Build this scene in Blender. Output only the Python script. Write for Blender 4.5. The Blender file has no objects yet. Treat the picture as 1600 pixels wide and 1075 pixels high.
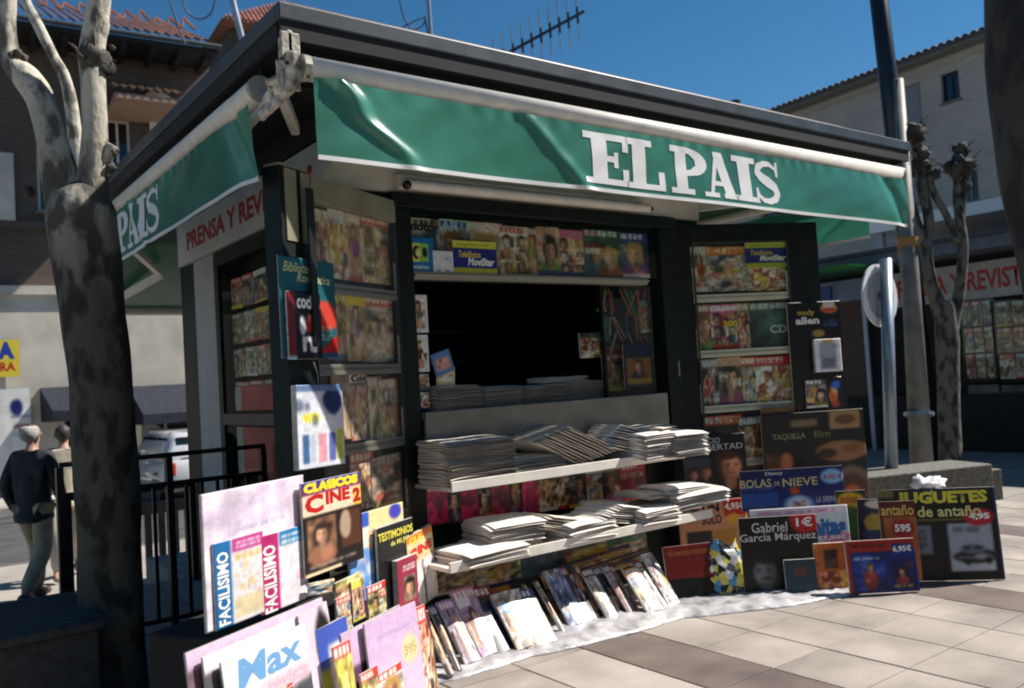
import bpy, math, random
import numpy as np
from mathutils import Vector, Matrix, noise
R_ = math.radians
rnd = random.Random(7)
S = bpy.context.scene
COL = S.collection

# ------------------------------------------------------------------ camera, light, exposure
VXP, VYP, CC = (2600., 486.), (-210., 654.), (800., 537.5)
F = math.sqrt(-((VXP[0]-CC[0])*(VYP[0]-CC[0])+(VXP[1]-CC[1])*(VYP[1]-CC[1])))
def _d(v): return Vector((v[0]-CC[0], -(v[1]-CC[1]), F)).normalized()
_X = _d(VXP); _Y = _d(VYP); _Y = (_Y-_X*_X.dot(_Y)).normalized(); _Z = -_X.cross(_Y)
RIGHT = Vector((_X[0], _Y[0], _Z[0])); UP = Vector((_X[1], _Y[1], _Z[1])); FWD = Vector((_X[2], _Y[2], _Z[2]))
EYE = Vector((0, 0, 1.55))
cam = bpy.data.cameras.new('camera'); cam_o = bpy.data.objects.new('camera', cam); COL.objects.link(cam_o)
m = Matrix((RIGHT, UP, -FWD)).transposed().to_4x4(); m.translation = EYE
cam_o.matrix_world = m
cam.sensor_width = 36; cam.lens = 36*F/1600; cam.clip_start = .05; cam.clip_end = 2000
cam.dof.use_dof = True; cam.dof.focus_distance = 4.9; cam.dof.aperture_fstop = 2.2
S.camera = cam_o
S.cycles.filter_width = 2.0
S.cycles.max_bounces = 8; S.cycles.transparent_max_bounces = 12
SUN = Vector((.84, -.31, 1.0)).normalized()
w = bpy.data.worlds.new('World'); S.world = w; w.use_nodes = True
nt = w.node_tree; nt.nodes.clear()
sky = nt.nodes.new('ShaderNodeTexSky'); sky.sky_type = 'NISHITA'; sky.sun_disc = False
sky.sun_elevation = math.asin(SUN.z); sky.sun_rotation = math.atan2(SUN.x, SUN.y)
sky.air_density = 1.0; sky.dust_density = .1; sky.ozone_density = 4.0; sky.altitude = 600
bg = nt.nodes.new('ShaderNodeBackground'); bg.inputs[1].default_value = .06
wo = nt.nodes.new('ShaderNodeOutputWorld')
hs_ = nt.nodes.new('ShaderNodeHueSaturation'); hs_.inputs['Saturation'].default_value = 1.25; hs_.inputs['Hue'].default_value = .492
nt.links.new(sky.outputs[0], hs_.inputs['Color']); nt.links.new(hs_.outputs[0], bg.inputs[0]); nt.links.new(bg.outputs[0], wo.inputs[0])
sl = bpy.data.lights.new('sun', 'SUN'); sl.energy = 5.0; sl.angle = R_(.5); sl.color = (1, .94, .86)
so = bpy.data.objects.new('sun', sl); COL.objects.link(so)
so.rotation_euler = SUN.to_track_quat('Z', 'Y').to_euler(); so.location = (20, -5, 20)
S.view_settings.view_transform = 'Standard'; S.view_settings.look = 'None'
S.view_settings.exposure = .6; S.view_settings.gamma = 1; S.view_settings.use_curve_mapping = False

# ------------------------------------------------------------------ geometry helpers
def ray(px, py): return RIGHT*(px-CC[0]) + UP*(CC[1]-py) + FWD*F
def at(px, py, x=None, y=None, z=None):
    r = ray(px, py)
    if x is not None: t = (x-EYE.x)/r.x
    elif y is not None: t = (y-EYE.y)/r.y
    else: t = (z-EYE.z)/r.z
    return EYE+r*t
class Plane:                      # a wall, door or board standing in the scene; u right, v up, n to the viewer
    def __init__(s, o, ang=0, lean=0):
        s.o = Vector(o) if len(o) == 3 else Vector((o[0], o[1], 0))
        s.u = Vector((math.cos(R_(ang)), math.sin(R_(ang)), 0))
        back = Vector((-s.u.y, s.u.x, 0))
        s.v = back*math.sin(R_(lean)) + Vector((0, 0, 1))*math.cos(R_(lean))
        s.n = s.u.cross(s.v)
    def hit(s, px, py):
        r = ray(px, py); t = (s.o-EYE).dot(s.n)/r.dot(s.n); h = EYE+r*t-s.o
        return h.dot(s.u), h.dot(s.v)
    def P(s, u, v, n=0): return s.o+s.u*u+s.v*v+s.n*n
    def off(s, n):
        q = Plane((0, 0)); q.o = s.o+s.n*n; q.u, q.v, q.n = s.u, s.v, s.n; return q
    def mat(s, u, v, n=0, rot=0):
        m = Matrix((s.u, s.v, s.n)).transposed().to_4x4() @ Matrix.Rotation(R_(rot), 4, 'Z'); m.translation = s.P(u, v, n); return m
WORLD = Plane((0, 0, 0))
class MB:
    def __init__(s): s.v = []; s.f = []; s.mi = []
    def add(s, vs, fs, mi=0):
        b = len(s.v); s.v += [tuple(p) for p in vs]; s.f += [tuple(b+i for i in f) for f in fs]; s.mi += [mi]*len(fs); return s
    def hexa(s, p, mi=0):         # 8 points: bottom 4 ccw, top 4
        return s.add(p, [(3,2,1,0), (4,5,6,7), (0,1,5,4), (1,2,6,5), (2,3,7,6), (3,0,4,7)], mi)
    def box(s, x0, x1, y0, y1, z0, z1, mi=0):
        return s.hexa([(x0,y0,z0),(x1,y0,z0),(x1,y1,z0),(x0,y1,z0),(x0,y0,z1),(x1,y0,z1),(x1,y1,z1),(x0,y1,z1)], mi)
    def pbox(s, pl, u0, u1, v0, v1, n0, n1, mi=0):
        P = pl.P
        return s.hexa([P(u0,v0,n1),P(u1,v0,n1),P(u1,v0,n0),P(u0,v0,n0),P(u0,v1,n1),P(u1,v1,n1),P(u1,v1,n0),P(u0,v1,n0)], mi)
    def bar(s, a, b, w, h=None, mi=0, up=(0,0,1)):
        a = Vector(a); b = Vector(b); h = h or w; d = (b-a).normalized(); u = Vector(up)
        if abs(d.dot(u)) > .95: u = Vector((1,0,0))
        x = d.cross(u).normalized()*(w/2); z = x.cross(d).normalized()*(h/2)
        return s.hexa([a-x-z, a+x-z, b+x-z, b-x-z, a-x+z, a+x+z, b+x+z, b-x+z], mi)
    def tube(s, pts, rad, seg=8, jit=0, mi=0, cap=True, flat=1):
        pts = [Vector(p) for p in pts]; n = len(pts); vs = []; fs = []
        if not hasattr(rad, '__len__'): rad = [rad]*n
        d0 = (pts[1]-pts[0]).normalized(); up = Vector((0,0,1)) if abs(d0.z) < .9 else Vector((1,0,0))
        x = d0.cross(up).normalized()
        for i, p in enumerate(pts):
            d = (pts[min(i+1,n-1)]-pts[max(i-1,0)]).normalized()
            x = (x-d*d.dot(x)).normalized(); y = d.cross(x)
            for k in range(seg):
                a = 2*math.pi*k/seg; r = rad[i]
                q = x*math.cos(a)*r + y*math.sin(a)*r*flat
                if jit: q *= 1+jit*noise.noise(p*3+q.normalized()*1.3)*2
                vs.append(p+q)
        for i in range(n-1):
            for k in range(seg):
                a = i*seg+k; b = i*seg+(k+1) % seg; fs.append((a, b, b+seg, a+seg))
        if cap: fs += [tuple(range(seg-1,-1,-1)), tuple(range((n-1)*seg, n*seg))]
        return s.add(vs, fs, mi)
    def ball(s, c, r, seg=10, jit=0, sz=(1,1,1), mi=0, seed=0):
        c = Vector(c); vs = []; fs = []; rings = max(4, seg//2+1)
        for i in range(1, rings):
            t = math.pi*i/rings
            for k in range(seg):
                a = 2*math.pi*k/seg; q = Vector((math.sin(t)*math.cos(a), math.sin(t)*math.sin(a), math.cos(t)))
                f = r*(1+jit*2*noise.noise(q*2.1+Vector((seed*3.1, seed, 0))))
                vs.append(c+Vector((q.x*sz[0], q.y*sz[1], q.z*sz[2]))*f)
        t_ = len(vs); vs += [c+Vector((0,0,r*sz[2])), c-Vector((0,0,r*sz[2]))]
        for i in range(rings-2):
            for k in range(seg):
                a = i*seg+k; b = i*seg+(k+1) % seg; fs.append((a, a+seg, b+seg, b))
        for k in range(seg):
            fs.append((t_, k, (k+1) % seg)); fs.append((t_+1, (rings-2)*seg+(k+1) % seg, (rings-2)*seg+k))
        return s.add(vs, fs, mi)
    def prism(s, pl, poly, n0, n1, mi=0):   # poly in (u,v), ccw
        k = len(poly); vs = [pl.P(u, v, n1) for u, v in poly]+[pl.P(u, v, n0) for u, v in poly]
        fs = [tuple(range(k)), tuple(range(2*k-1, k-1, -1))]+[(i, i+k, (i+1) % k+k, (i+1) % k) for i in range(k)]
        return s.add(vs, fs, mi)
    def mesh(s, name):
        me = bpy.data.meshes.new(name); me.from_pydata(s.v, [], s.f)
        if any(s.mi): me.polygons.foreach_set('material_index', s.mi)
        me.update(); return me
LABELS = {}
def tag(o, label=None, cat=None, group=None, kind=None):
    if label:
        o['label'] = label
        if label in LABELS: print('DUPLICATE LABEL', label)
        LABELS[label] = 1
        n = len(label.split())
        if n < 4 or n > 16: print('LABEL LEN', n, label)
    if cat: o['category'] = cat
    if group: o['group'] = group
    if kind: o['kind'] = kind
    return o
WM = {}                            # world matrices, by object name
def link(name, data, mats, parent=None, M=None, smooth=False, bevel=0):
    """data: mesh in world coordinates when M is None, else mesh in the frame M"""
    o = bpy.data.objects.new(name, data); COL.objects.link(o)
    if not isinstance(mats, (list, tuple)): mats = [mats]
    if data:
        for mt in mats: data.materials.append(mt)
        if smooth: data.polygons.foreach_set('use_smooth', [True]*len(data.polygons))
    if parent is not None:
        o.parent = parent; PW = WM[parent.name]
        if M is None:
            data.transform(PW.inverted()); WM[o.name] = PW.copy()
        else:
            o.matrix_local = PW.inverted() @ M; WM[o.name] = M.copy()
    else:
        if M is None:
            c = Vector((0, 0, 0))
            if data and len(data.vertices):
                co = np.array([v.co for v in data.vertices]) if len(data.vertices) < 20000 else np.array([data.vertices[0].co])
                mn, mx = co.min(0), co.max(0); c = Vector(((mn[0]+mx[0])/2, (mn[1]+mx[1])/2, mn[2]))
                data.transform(Matrix.Translation(-c))
            M = Matrix.Translation(c)
        o.matrix_world = M; WM[o.name] = M.copy()
    if bevel:
        b = o.modifiers.new('bevel', 'BEVEL'); b.width = bevel; b.segments = 2; b.limit_method = 'ANGLE'; b.angle_limit = R_(40)
    return o
def part(name, mb, mat, parent, **k): return link(name, mb.mesh(name), mat, parent, **k)
def solo(name, mb, mat, label, cat, group=None, **k): return tag(link(name, mb.mesh(name), mat, **k), label, cat, group)
def struct(name, mb, mat, **k): return tag(link(name, mb.mesh(name), mat, **k), kind='structure')
def thing(name, loc, label, cat, group=None):
    o = bpy.data.objects.new(name, None); COL.objects.link(o); o.location = loc; o.empty_display_size = .1
    WM[o.name] = Matrix.Translation(Vector(loc)); return tag(o, label, cat, group)

# ------------------------------------------------------------------ materials
def s2l(c): return tuple(((x+.055)/1.055)**2.4 if x > .04045 else x/12.92 for x in c)
def mat(name, col, rough=.6, metal=0, world=False, var=.12, scale=8, bump=0, bscale=60, spec=.5, dirt=None, stretch=None, col2=None, coat=0):
    m = bpy.data.materials.new(name); m.use_nodes = True; n = m.node_tree.nodes; l = m.node_tree.links
    b = n['Principled BSDF']; b.inputs['Roughness'].default_value = rough; b.inputs['Metallic'].default_value = metal
    b.inputs['Specular IOR Level'].default_value = spec; b.inputs['Coat Weight'].default_value = coat
    tc = n.new('ShaderNodeTexCoord'); src = tc.outputs['Object'] if not world else n.new('ShaderNodeNewGeometry').outputs['Position']
    if stretch:
        mp = n.new('ShaderNodeMapping'); mp.inputs['Scale'].default_value = stretch; l.new(src, mp.inputs[0]); src = mp.outputs[0]
    nz = n.new('ShaderNodeTexNoise'); nz.inputs['Scale'].default_value = scale; nz.inputs['Detail'].default_value = 6; l.new(src, nz.inputs[0])
    cr = n.new('ShaderNodeValToRGB'); l.new(nz.outputs[0], cr.inputs[0])
    c2 = col2 or tuple(x*(1-var*1.6) for x in col)
    cr.color_ramp.elements[0].position = .32; cr.color_ramp.elements[1].position = .68
    cr.color_ramp.elements[0].color = (*c2, 1); cr.color_ramp.elements[1].color = (*[min(1, x*(1+var*.6)) for x in col], 1)
    l.new(cr.outputs[0], b.inputs['Base Color'])
    if bump:
        n2 = n.new('ShaderNodeTexNoise'); n2.inputs['Scale'].default_value = bscale; n2.inputs['Detail'].default_value = 4; l.new(src, n2.inputs[0])
        bp = n.new('ShaderNodeBump'); bp.inputs['Strength'].default_value = bump; bp.inputs['Distance'].default_value = .01
        l.new(n2.outputs[0], bp.inputs['Height']); l.new(bp.outputs[0], b.inputs['Normal'])
    return m
M = {}
M['frame'] = mat('dark_green_metal', (.007, .013, .011), .5, var=.3, scale=14, bump=.05, spec=.25)
M['frame_in'] = mat('black_rubber', (.008, .008, .008), .6)
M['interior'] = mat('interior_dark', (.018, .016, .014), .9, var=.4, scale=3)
M['cream'] = mat('cream_paint', (.74, .67, .54), .5, var=.1, scale=5, bump=.03)
M['band'] = mat('sign_band_paint', (.62, .60, .55), .45, var=.08, scale=4)
M['white_metal'] = mat('white_awning_metal', (.78, .74, .66), .35, var=.08, scale=9)
M['alu'] = mat('brushed_aluminium', (.42, .40, .34), .35, metal=.6, var=.12, scale=30, stretch=(1,1,8))
M['greypanel'] = mat('grey_panel', (.42, .42, .40), .55, var=.08)
M['fascia'] = mat('fascia_grey_metal', (.055, .068, .078), .45, metal=.2, var=.25, scale=6, bump=.05)
M['rooftop'] = mat('roof_brown', (.16, .10, .085), .8, var=.3)
M['soffit'] = mat('soffit_dark', (.012, .012, .014), .8)
M['red'] = mat('red_vinyl', (.45, .03, .02), .5, var=.1)
M['white'] = mat('white_vinyl', (.82, .82, .80), .4, var=.03)
M['steel'] = mat('stainless_counter', (.27, .25, .20), .45, metal=.3, var=.15, scale=5)
M['paper'] = mat('page_edges', (.60, .56, .49), .8, var=.2, scale=40)
M['granite'] = mat('granite_block', (.15, .145, .125), .75, var=.3, scale=30, bump=.15, bscale=120)
M['lamp_black'] = mat('black_pole_paint', (.012, .012, .015), .3, var=.2)
M['lamp_grey'] = mat('galvanised_pole', (.20, .20, .18), .6, metal=.1, var=.25, scale=5, bump=.1)
M['sign_grey'] = mat('sign_pole_metal', (.30, .36, .42), .35, metal=.5, var=.1)
M['sign_white'] = mat('sign_white', (.75, .76, .78), .35, var=.05)
M['antenna'] = mat('antenna_metal', (.35, .36, .40), .4, metal=.6)
M['antdark'] = mat('antenna_boom', (.03, .03, .05), .5)
M['black'] = mat('black_plastic', (.01, .01, .01), .4)
M['plastic'] = mat('plastic_sheet', (.55, .54, .55), .25, var=.35, scale=9, bump=.9, bscale=12, coat=.3)
def fabric(name, col, trans=.35):
    m = mat(name, col, .28, var=.22, scale=2.2, spec=.7, bump=.25, bscale=5)
    n = m.node_tree.nodes; l = m.node_tree.links; b = n['Principled BSDF']; out = n['Material Output']
    t = n.new('ShaderNodeBsdfTranslucent'); t.inputs[0].default_value = (*[min(1, c*1.6) for c in col], 1)
    mx = n.new('ShaderNodeMixShader'); mx.inputs[0].default_value = trans
    l.new(b.outputs[0], mx.inputs[1]); l.new(t.outputs[0], mx.inputs[2]); l.new(mx.outputs[0], out.inputs[0]); return m
M['green'] = fabric('green_awning_cloth', (.052, .25, .175), .12)
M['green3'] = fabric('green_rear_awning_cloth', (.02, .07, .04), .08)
M['green2'] = fabric('green_awning_top_cloth', (.035, .16, .04), .45)
def glass(name, tint=(1,1,1), ior=1.45, rough=.02):
    m = bpy.data.materials.new(name); m.use_nodes = True; n = m.node_tree.nodes; l = m.node_tree.links
    n.remove(n['Principled BSDF']); out = n['Material Output']
    t = n.new('ShaderNodeBsdfTransparent'); t.inputs[0].default_value = (*tint, 1)
    g = n.new('ShaderNodeBsdfGlossy'); g.inputs['Roughness'].default_value = rough
    fr = n.new('ShaderNodeFresnel'); fr.inputs[0].default_value = ior
    tc = n.new('ShaderNodeTexCoord'); nz = n.new('ShaderNodeTexNoise'); nz.inputs['Scale'].default_value = 1.2; l.new(tc.outputs['Object'], nz.inputs[0])
    bp = n.new('ShaderNodeBump'); bp.inputs['Strength'].default_value = .04; l.new(nz.outputs[0], bp.inputs['Height']); l.new(bp.outputs[0], g.inputs['Normal'])
    ge = n.new('ShaderNodeNewGeometry'); mm = n.new('ShaderNodeMath'); mm.operation = 'SUBTRACT'; mm.use_clamp = True; l.new(fr.outputs[0], mm.inputs[0]); l.new(ge.outputs['Backfacing'], mm.inputs[1])
    mx = n.new('ShaderNodeMixShader'); l.new(mm.outputs[0], mx.inputs[0]); l.new(t.outputs[0], mx.inputs[1]); l.new(g.outputs[0], mx.inputs[2]); l.new(mx.outputs[0], out.inputs[0]); return m
M['glass'] = glass('window_glass', (.93, .96, .94)); M['serveglass'] = glass('serving_window_glass', (.9,.93,.9), 1.75); M['dustglass'] = glass('dusty_glass', (.97, .97, .95), 1.75, .35); M['darkglass'] = glass('dark_glass', (.10, .11, .11), 1.6)
M['carglass'] = glass('car_glass', (.12, .16, .18), 1.9)
def printmat(name, rough=.35):
    m = bpy.data.materials.new(name); m.use_nodes = True; n = m.node_tree.nodes; l = m.node_tree.links; b = n['Principled BSDF']
    a = n.new('ShaderNodeAttribute'); a.attribute_name = 'ink'; tc = n.new('ShaderNodeTexCoord'); nz = n.new('ShaderNodeTexNoise')
    nz.inputs['Scale'].default_value = 55; nz.inputs['Detail'].default_value = 3; l.new(tc.outputs['Object'], nz.inputs[0])
    mr = n.new('ShaderNodeMapRange'); mr.inputs['From Min'].default_value = .3; mr.inputs['From Max'].default_value = .7; mr.inputs['To Min'].default_value = .9; mr.inputs['To Max'].default_value = 1.05
    l.new(nz.outputs[0], mr.inputs[0]); vm = n.new('ShaderNodeVectorMath'); vm.operation = 'SCALE'
    l.new(a.outputs['Color'], vm.inputs[0]); l.new(mr.outputs[0], vm.inputs['Scale']); l.new(vm.outputs[0], b.inputs['Base Color'])
    b.inputs['Roughness'].default_value = rough; return m
M['print'] = printmat('printed_cover'); M['news'] = printmat('newsprint', .85)
INK = {}
def ink(c):
    k = tuple(round(x, 2) for x in c)
    if k not in INK: INK[k] = mat('ink_%d' % len(INK), s2l(k), .4, var=.04, scale=20)
    return INK[k]

# ------------------------------------------------------------------ ground
def pavemat():
    m = bpy.data.materials.new('paving'); m.use_nodes = True; n = m.node_tree.nodes; l = m.node_tree.links; b = n['Principled BSDF']
    geo = n.new('ShaderNodeNewGeometry'); mp = n.new('ShaderNodeMapping'); mp.inputs['Location'].default_value = (-(3.68-.442*20), -(3.80-.475*40), 0)
    l.new(geo.outputs['Position'], mp.inputs[0]); br = n.new('ShaderNodeTexBrick'); br.offset = 0; br.inputs['Scale'].default_value = 1
    br.inputs['Brick Width'].default_value = .442; br.inputs['Row Height'].default_value = .475; br.inputs['Mortar Size'].default_value = .006
    br.inputs['Color1'].default_value = (.40, .365, .32, 1); br.inputs['Color2'].default_value = (.35, .32, .285, 1); br.inputs['Mortar'].default_value = (.10, .09, .08, 1)
    l.new(mp.outputs[0], br.inputs[0])
    nz = n.new('ShaderNodeTexNoise'); nz.inputs['Scale'].default_value = 3; nz.inputs['Detail'].default_value = 8; l.new(geo.outputs['Position'], nz.inputs[0])
    mx = n.new('ShaderNodeMix'); mx.data_type = 'RGBA'; mx.blend_type = 'MULTIPLY'; mx.inputs[0].default_value = .5
    l.new(br.outputs[0], mx.inputs[6]); l.new(nz.outputs[0], mx.inputs[7]); l.new(mx.outputs[2], b.inputs['Base Color']); b.inputs['Roughness'].default_value = .85
    return m
M['pave'] = pavemat()
M['slab'] = mat('concrete_slab', (.385, .335, .295), .85, world=True, var=.24, scale=1.7, bump=.35, bscale=90)
M['slab2'] = mat('concrete_slab_worn', (.35, .305, .27), .85, world=True, var=.24, scale=2.3, bump=.35, bscale=80)
M['slabd'] = mat('concrete_slab_dark', (.165, .125, .11), .8, world=True, var=.25, scale=2.4, bump=.35, bscale=90)
M['asphalt'] = mat('asphalt', (.075, .075, .078), .9, var=.25, scale=2, bump=.3, bscale=150)
M['sidewalk'] = mat('far_pavement', (.36, .33, .29), .9, var=.15, scale=1.5)
g = MB()
SX, SY = 3.68-.442*4, 3.80-.475*8          # slab field corner
NX, NY = 17, 11
EX, EY = SX+.442*NX, SY+.475*NY
# pavement platform with a hole where the real slabs lie, edge drops to the lower street behind
def sheet(x0, x1, y0, y1, z): g.add([(x0,y0,z),(x1,y0,z),(x1,y1,z),(x0,y1,z)], [(0,1,2,3)])
sheet(-60, SX, -60, EY, 0); sheet(EX, 80, -60, EY, 0); sheet(SX, EX, -60, SY, 0); sheet(-60, 80, EY, 7.9, 0)
sheet(2.2, 80, 7.9, 9.2, 0); sheet(9, 80, 9.2, 90, 0)
sheet(SX, EX, SY, EY, -.03)
g.add([(-60,7.9,-.4),(2.2,7.9,-.4),(2.2,7.9,0),(-60,7.9,0)], [(0,1,2,3)]); g.add([(2.2,7.9,-.4),(2.2,9.2,-.4),(2.2,9.2,0),(2.2,7.9,0)], [(3,2,1,0)])
g.add([(2.2,9.2,-.4),(9,9.2,-.4),(9,9.2,0),(2.2,9.2,0)], [(3,2,1,0)]); g.add([(9,9.2,-.4),(9,90,-.4),(9,90,0),(9,9.2,0)], [(3,2,1,0)])
pave = struct('pavement', g, M['pave'])
slab_meshes = []
for k in range(6):
    r2 = random.Random(k); b = MB(); W2, H2 = .442/2-.0028, .475/2-.0028; e = .004
    def j(): return r2.uniform(-.0015, .0015)
    b.add([(-W2+j(),-H2+j(),-.04),(W2+j(),-H2+j(),-.04),(W2+j(),H2+j(),-.04),(-W2+j(),H2+j(),-.04),
           (-W2,-H2,-e),(W2,-H2,-e),(W2,H2,-e),(-W2,H2,-e),(-W2+e,-H2+e,0),(W2-e,-H2+e,0),(W2-e,H2-e,0),(-W2+e,H2-e,0)],
          [(0,1,5,4),(1,2,6,5),(2,3,7,6),(3,0,4,7),(4,5,9,8),(5,6,10,9),(6,7,11,10),(7,4,8,11),(8,9,10,11)])
    me = b.mesh('slab'); me.materials.append([M['slab'], M['slab2'], M['slabd']][k//2]); slab_meshes.append(me)
for i in range(NX):
    for jy in range(NY):
        dark = (i-4+1) % 5 == 0
        k = 4+rnd.randrange(2) if dark else rnd.choice((0, 1, 2, 3))
        o = bpy.data.objects.new('slab', slab_meshes[k]); COL.objects.link(o); o.parent = pave
        p = Vector((SX+.442*(i+.5), SY+.475*(jy+.5), rnd.uniform(-.0015, .0015)))
        o.location = WM[pave.name].inverted() @ p; o.rotation_euler = (rnd.uniform(-.002,.002), rnd.uniform(-.002,.002), 0)
g = MB(); g.add([(-400,-400,-.62),(400,-400,-.62),(400,400,-.62),(-400,400,-.62)], [(0,1,2,3)]); struct('ground', g, M['asphalt'])
g = MB(); g.add([(-60,7.9,-.4),(9,7.9,-.4),(9,12.6,-.4),(-60,12.6,-.4)], [(0,1,2,3)]); g.add([(-60,12.6,-.6),(9,12.6,-.6),(9,12.6,-.4),(-60,12.6,-.4)], [(0,1,2,3)])
struct('lower_pavement', g, M['sidewalk'])
g = MB(); g.box(-60, 9, 12.6, 12.75, -.62, -.395); struct('kerb', g, M['granite'])
g = MB(); g.box(-60, 40, 20.6, 23.9, -.62, -.46); struct('far_pavement', g, M['sidewalk'])

# ------------------------------------------------------------------ printing: covers painted on a fine grid of ink colours
_FB = {}
def fbm(H, W, sc, seed):
    key = (H, W, round(sc, 1), seed % 23)
    if key not in _FB:
        rs = np.random.RandomState(key[3]*131+int(sc*7)); out = np.zeros((H, W)); amp, tot = 1., 0
        for o in range(3):
            n = max(2, int(sc*2**o)); g_ = rs.rand(n+2, n+2); y = np.linspace(0, n, H); x = np.linspace(0, n, W); yi, xi = y.astype(int), x.astype(int); fy, fx = (y-yi)[:, None], (x-xi)[None]
            fy = fy*fy*(3-2*fy); fx = fx*fx*(3-2*fx)
            out += amp*((g_[yi][:, xi]*(1-fx)+g_[yi][:, xi+1]*fx)*(1-fy)+(g_[yi+1][:, xi]*(1-fx)+g_[yi+1][:, xi+1]*fx)*fy); tot += amp; amp *= .55
        out = out/tot; _FB[key] = (out-out.min())/(out.max()-out.min()+1e-9)
    return _FB[key]
class Cov:
    def __init__(s, W, H, c):
        s.W, s.H = W, H; s.a = np.zeros((H, W, 3)); s.a[:] = c
        s.x, s.y = np.meshgrid((np.arange(W))/(W-1), (np.arange(H))/(H-1))
    def put(s, m, c, al=1):
        s.a[m] = s.a[m]*(1-al)+np.array(c)*al; return s
    def rect(s, x0, y0, x1, y1, c, al=1): return s.put((s.x >= x0) & (s.x <= x1) & (s.y >= y0) & (s.y <= y1), c, al)
    def ell(s, cx, cy, rx, ry, c, al=1, soft=.22):
        n = fbm(s.H, s.W, 5, int(cx*97+cy*53+rx*31) % 97)-.5
        t = np.sqrt(((s.x-cx)/rx)**2+((s.y-cy)/ry)**2)*(1+.22*n); k = (np.clip((1+soft/2-t)/soft, 0, 1)*al)[..., None]
        s.a = s.a*(1-k)+np.array(c)*k; return s
    def grad(s, y0, y1, c0, c1):
        m = (s.y >= y0) & (s.y <= y1); t = ((s.y-y0)/(y1-y0+1e-6))[m][:, None]; s.a[m] = np.array(c0)*(1-t)+np.array(c1)*t; return s
    def blot(s, r, n, x0=0, y0=0, x1=1, y1=1, cols=None, sz=.12, al=.7):
        for _ in range(n):
            c = r.choice(cols); s.ell(r.uniform(x0, x1), r.uniform(y0, y1), r.uniform(.3, 1)*sz, r.uniform(.3, 1)*sz*.8, c, al, .6)
        return s
    def photo(s, x0, y0, x1, y1, pal, seed, al=.92, sc=4):
        """a printed photograph read from afar: layered patches of its palette"""
        n1 = fbm(s.H, s.W, sc, seed); n2 = fbm(s.H, s.W, sc*3, seed+7); t = np.clip((n1-.25)*2, 0, .999)*(len(pal)-1)
        i = t.astype(int); f = np.clip(((t-i)[..., None]-.35)*3.3, 0, 1); P = np.array(pal); q = P[i]*(1-f)+P[np.minimum(i+1, len(pal)-1)]*f; q = q*(.62+.76*n2[..., None])
        m = (s.x >= x0) & (s.x <= x1) & (s.y >= y0) & (s.y <= y1); s.a[m] = s.a[m]*(1-al)+q[m]*al; return s
    def face(s, cx, cy, r, skin, hair, al=1):
        asp = s.W/s.H; turn = .12 if (cx*37+cy*91) % 1 > .5 else -.12
        E = lambda dx, dy, rx, ry, c, al=1, soft=.25: s.ell(cx+dx*r, cy+dy*r*asp, rx*r, ry*r*asp, c, al, soft)
        sk = np.array(skin); E(turn*.6, .22, 1.05, 1.25, hair, 1, .35); E(-turn*1.5, -.5, .85, 1.1, tuple(np.array(hair)*1.25), .7, .5)
        E(0, -1.35, .42, .7, tuple(sk*.78)); E(turn, -.1, .74, 1.08, tuple(sk*.92)); E(turn*2.6, -.05, .42, .8, tuple(np.minimum(1, sk*1.16)), .8, .6); E(-turn*2.8, -.3, .35, .8, tuple(sk*.62), .6, .6)
        E(-turn*1, .92, .8, .36, hair, .95, .5)
        for q in (-.30, .30): E(q+turn*1.6, .10, .15, .085, tuple(sk*.28), .75, .8); E(q+turn*1.6, .26, .2, .05, hair, .5, .8)
        E(turn*2.2, -.22, .11, .1, tuple(sk*.7), .55, .8); E(turn*1.7, -.55, .25, .085, (.55,.22,.2), .7, .7); E(turn*1.2, -.98, .4, .1, tuple(sk*.6), .5, .8)
        return s
    def bust(s, cx, cy, r, skin, hair, top):
        asp = s.W/s.H; s.ell(cx, cy-2.6*r*asp, 1.8*r, 1.5*r*asp, top); s.ell(cx+.5*r, cy-2.3*r*asp, .8*r, 1.1*r*asp, tuple(min(1, k*1.3+.03) for k in top), .6, .6); return s.face(cx, cy, r, skin, hair)
    def lines(s, x0, y0, x1, y1, c, n, r, al=.85):
        h = (y1-y0)/n
        for k in range(n):
            yy = y0+h*k; x = x0
            while x < x1-.03:
                q = min(x1, x+r.uniform(.06, .2)); s.rect(x, yy+.15*h, q-.025, yy+.7*h, c, al); x = q
        return s
    def mast(s, x0, y0, x1, y1, c, n):
        w_ = (x1-x0)/n
        for k in range(n):
            a = x0+k*w_; s.rect(a, y0, a+w_*.72, y1, c); s.rect(a+w_*.25, y0+(y1-y0)*(.25+.3*(k % 2)), a+w_*.5, y0+(y1-y0)*(.5+.3*(k % 2)), s.a[int(.5*s.H), 0], .8)
        return s
SK = [(.86,.66,.52), (.80,.58,.44), (.92,.74,.62), (.74,.52,.40)]
HR = [(.16,.09,.06), (.45,.28,.12), (.72,.55,.28), (.08,.06,.06)]
PALS = [[(.20,.13,.10), (.62,.42,.30), (.86,.70,.56), (.93,.88,.80)], [(.12,.12,.16), (.45,.40,.40), (.80,.72,.62), (.70,.20,.16)], [(.35,.20,.12), (.75,.58,.38), (.92,.84,.66), (.55,.30,.18)],
        [(.55,.12,.12), (.85,.55,.42), (.94,.88,.80), (.25,.18,.20)], [(.16,.22,.30), (.50,.55,.58), (.85,.82,.76), (.72,.56,.42)], [(.20,.26,.16), (.55,.50,.30), (.86,.78,.56), (.90,.86,.76)], [(.80,.66,.22), (.90,.84,.60), (.60,.22,.14), (.95,.92,.86)]]
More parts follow.
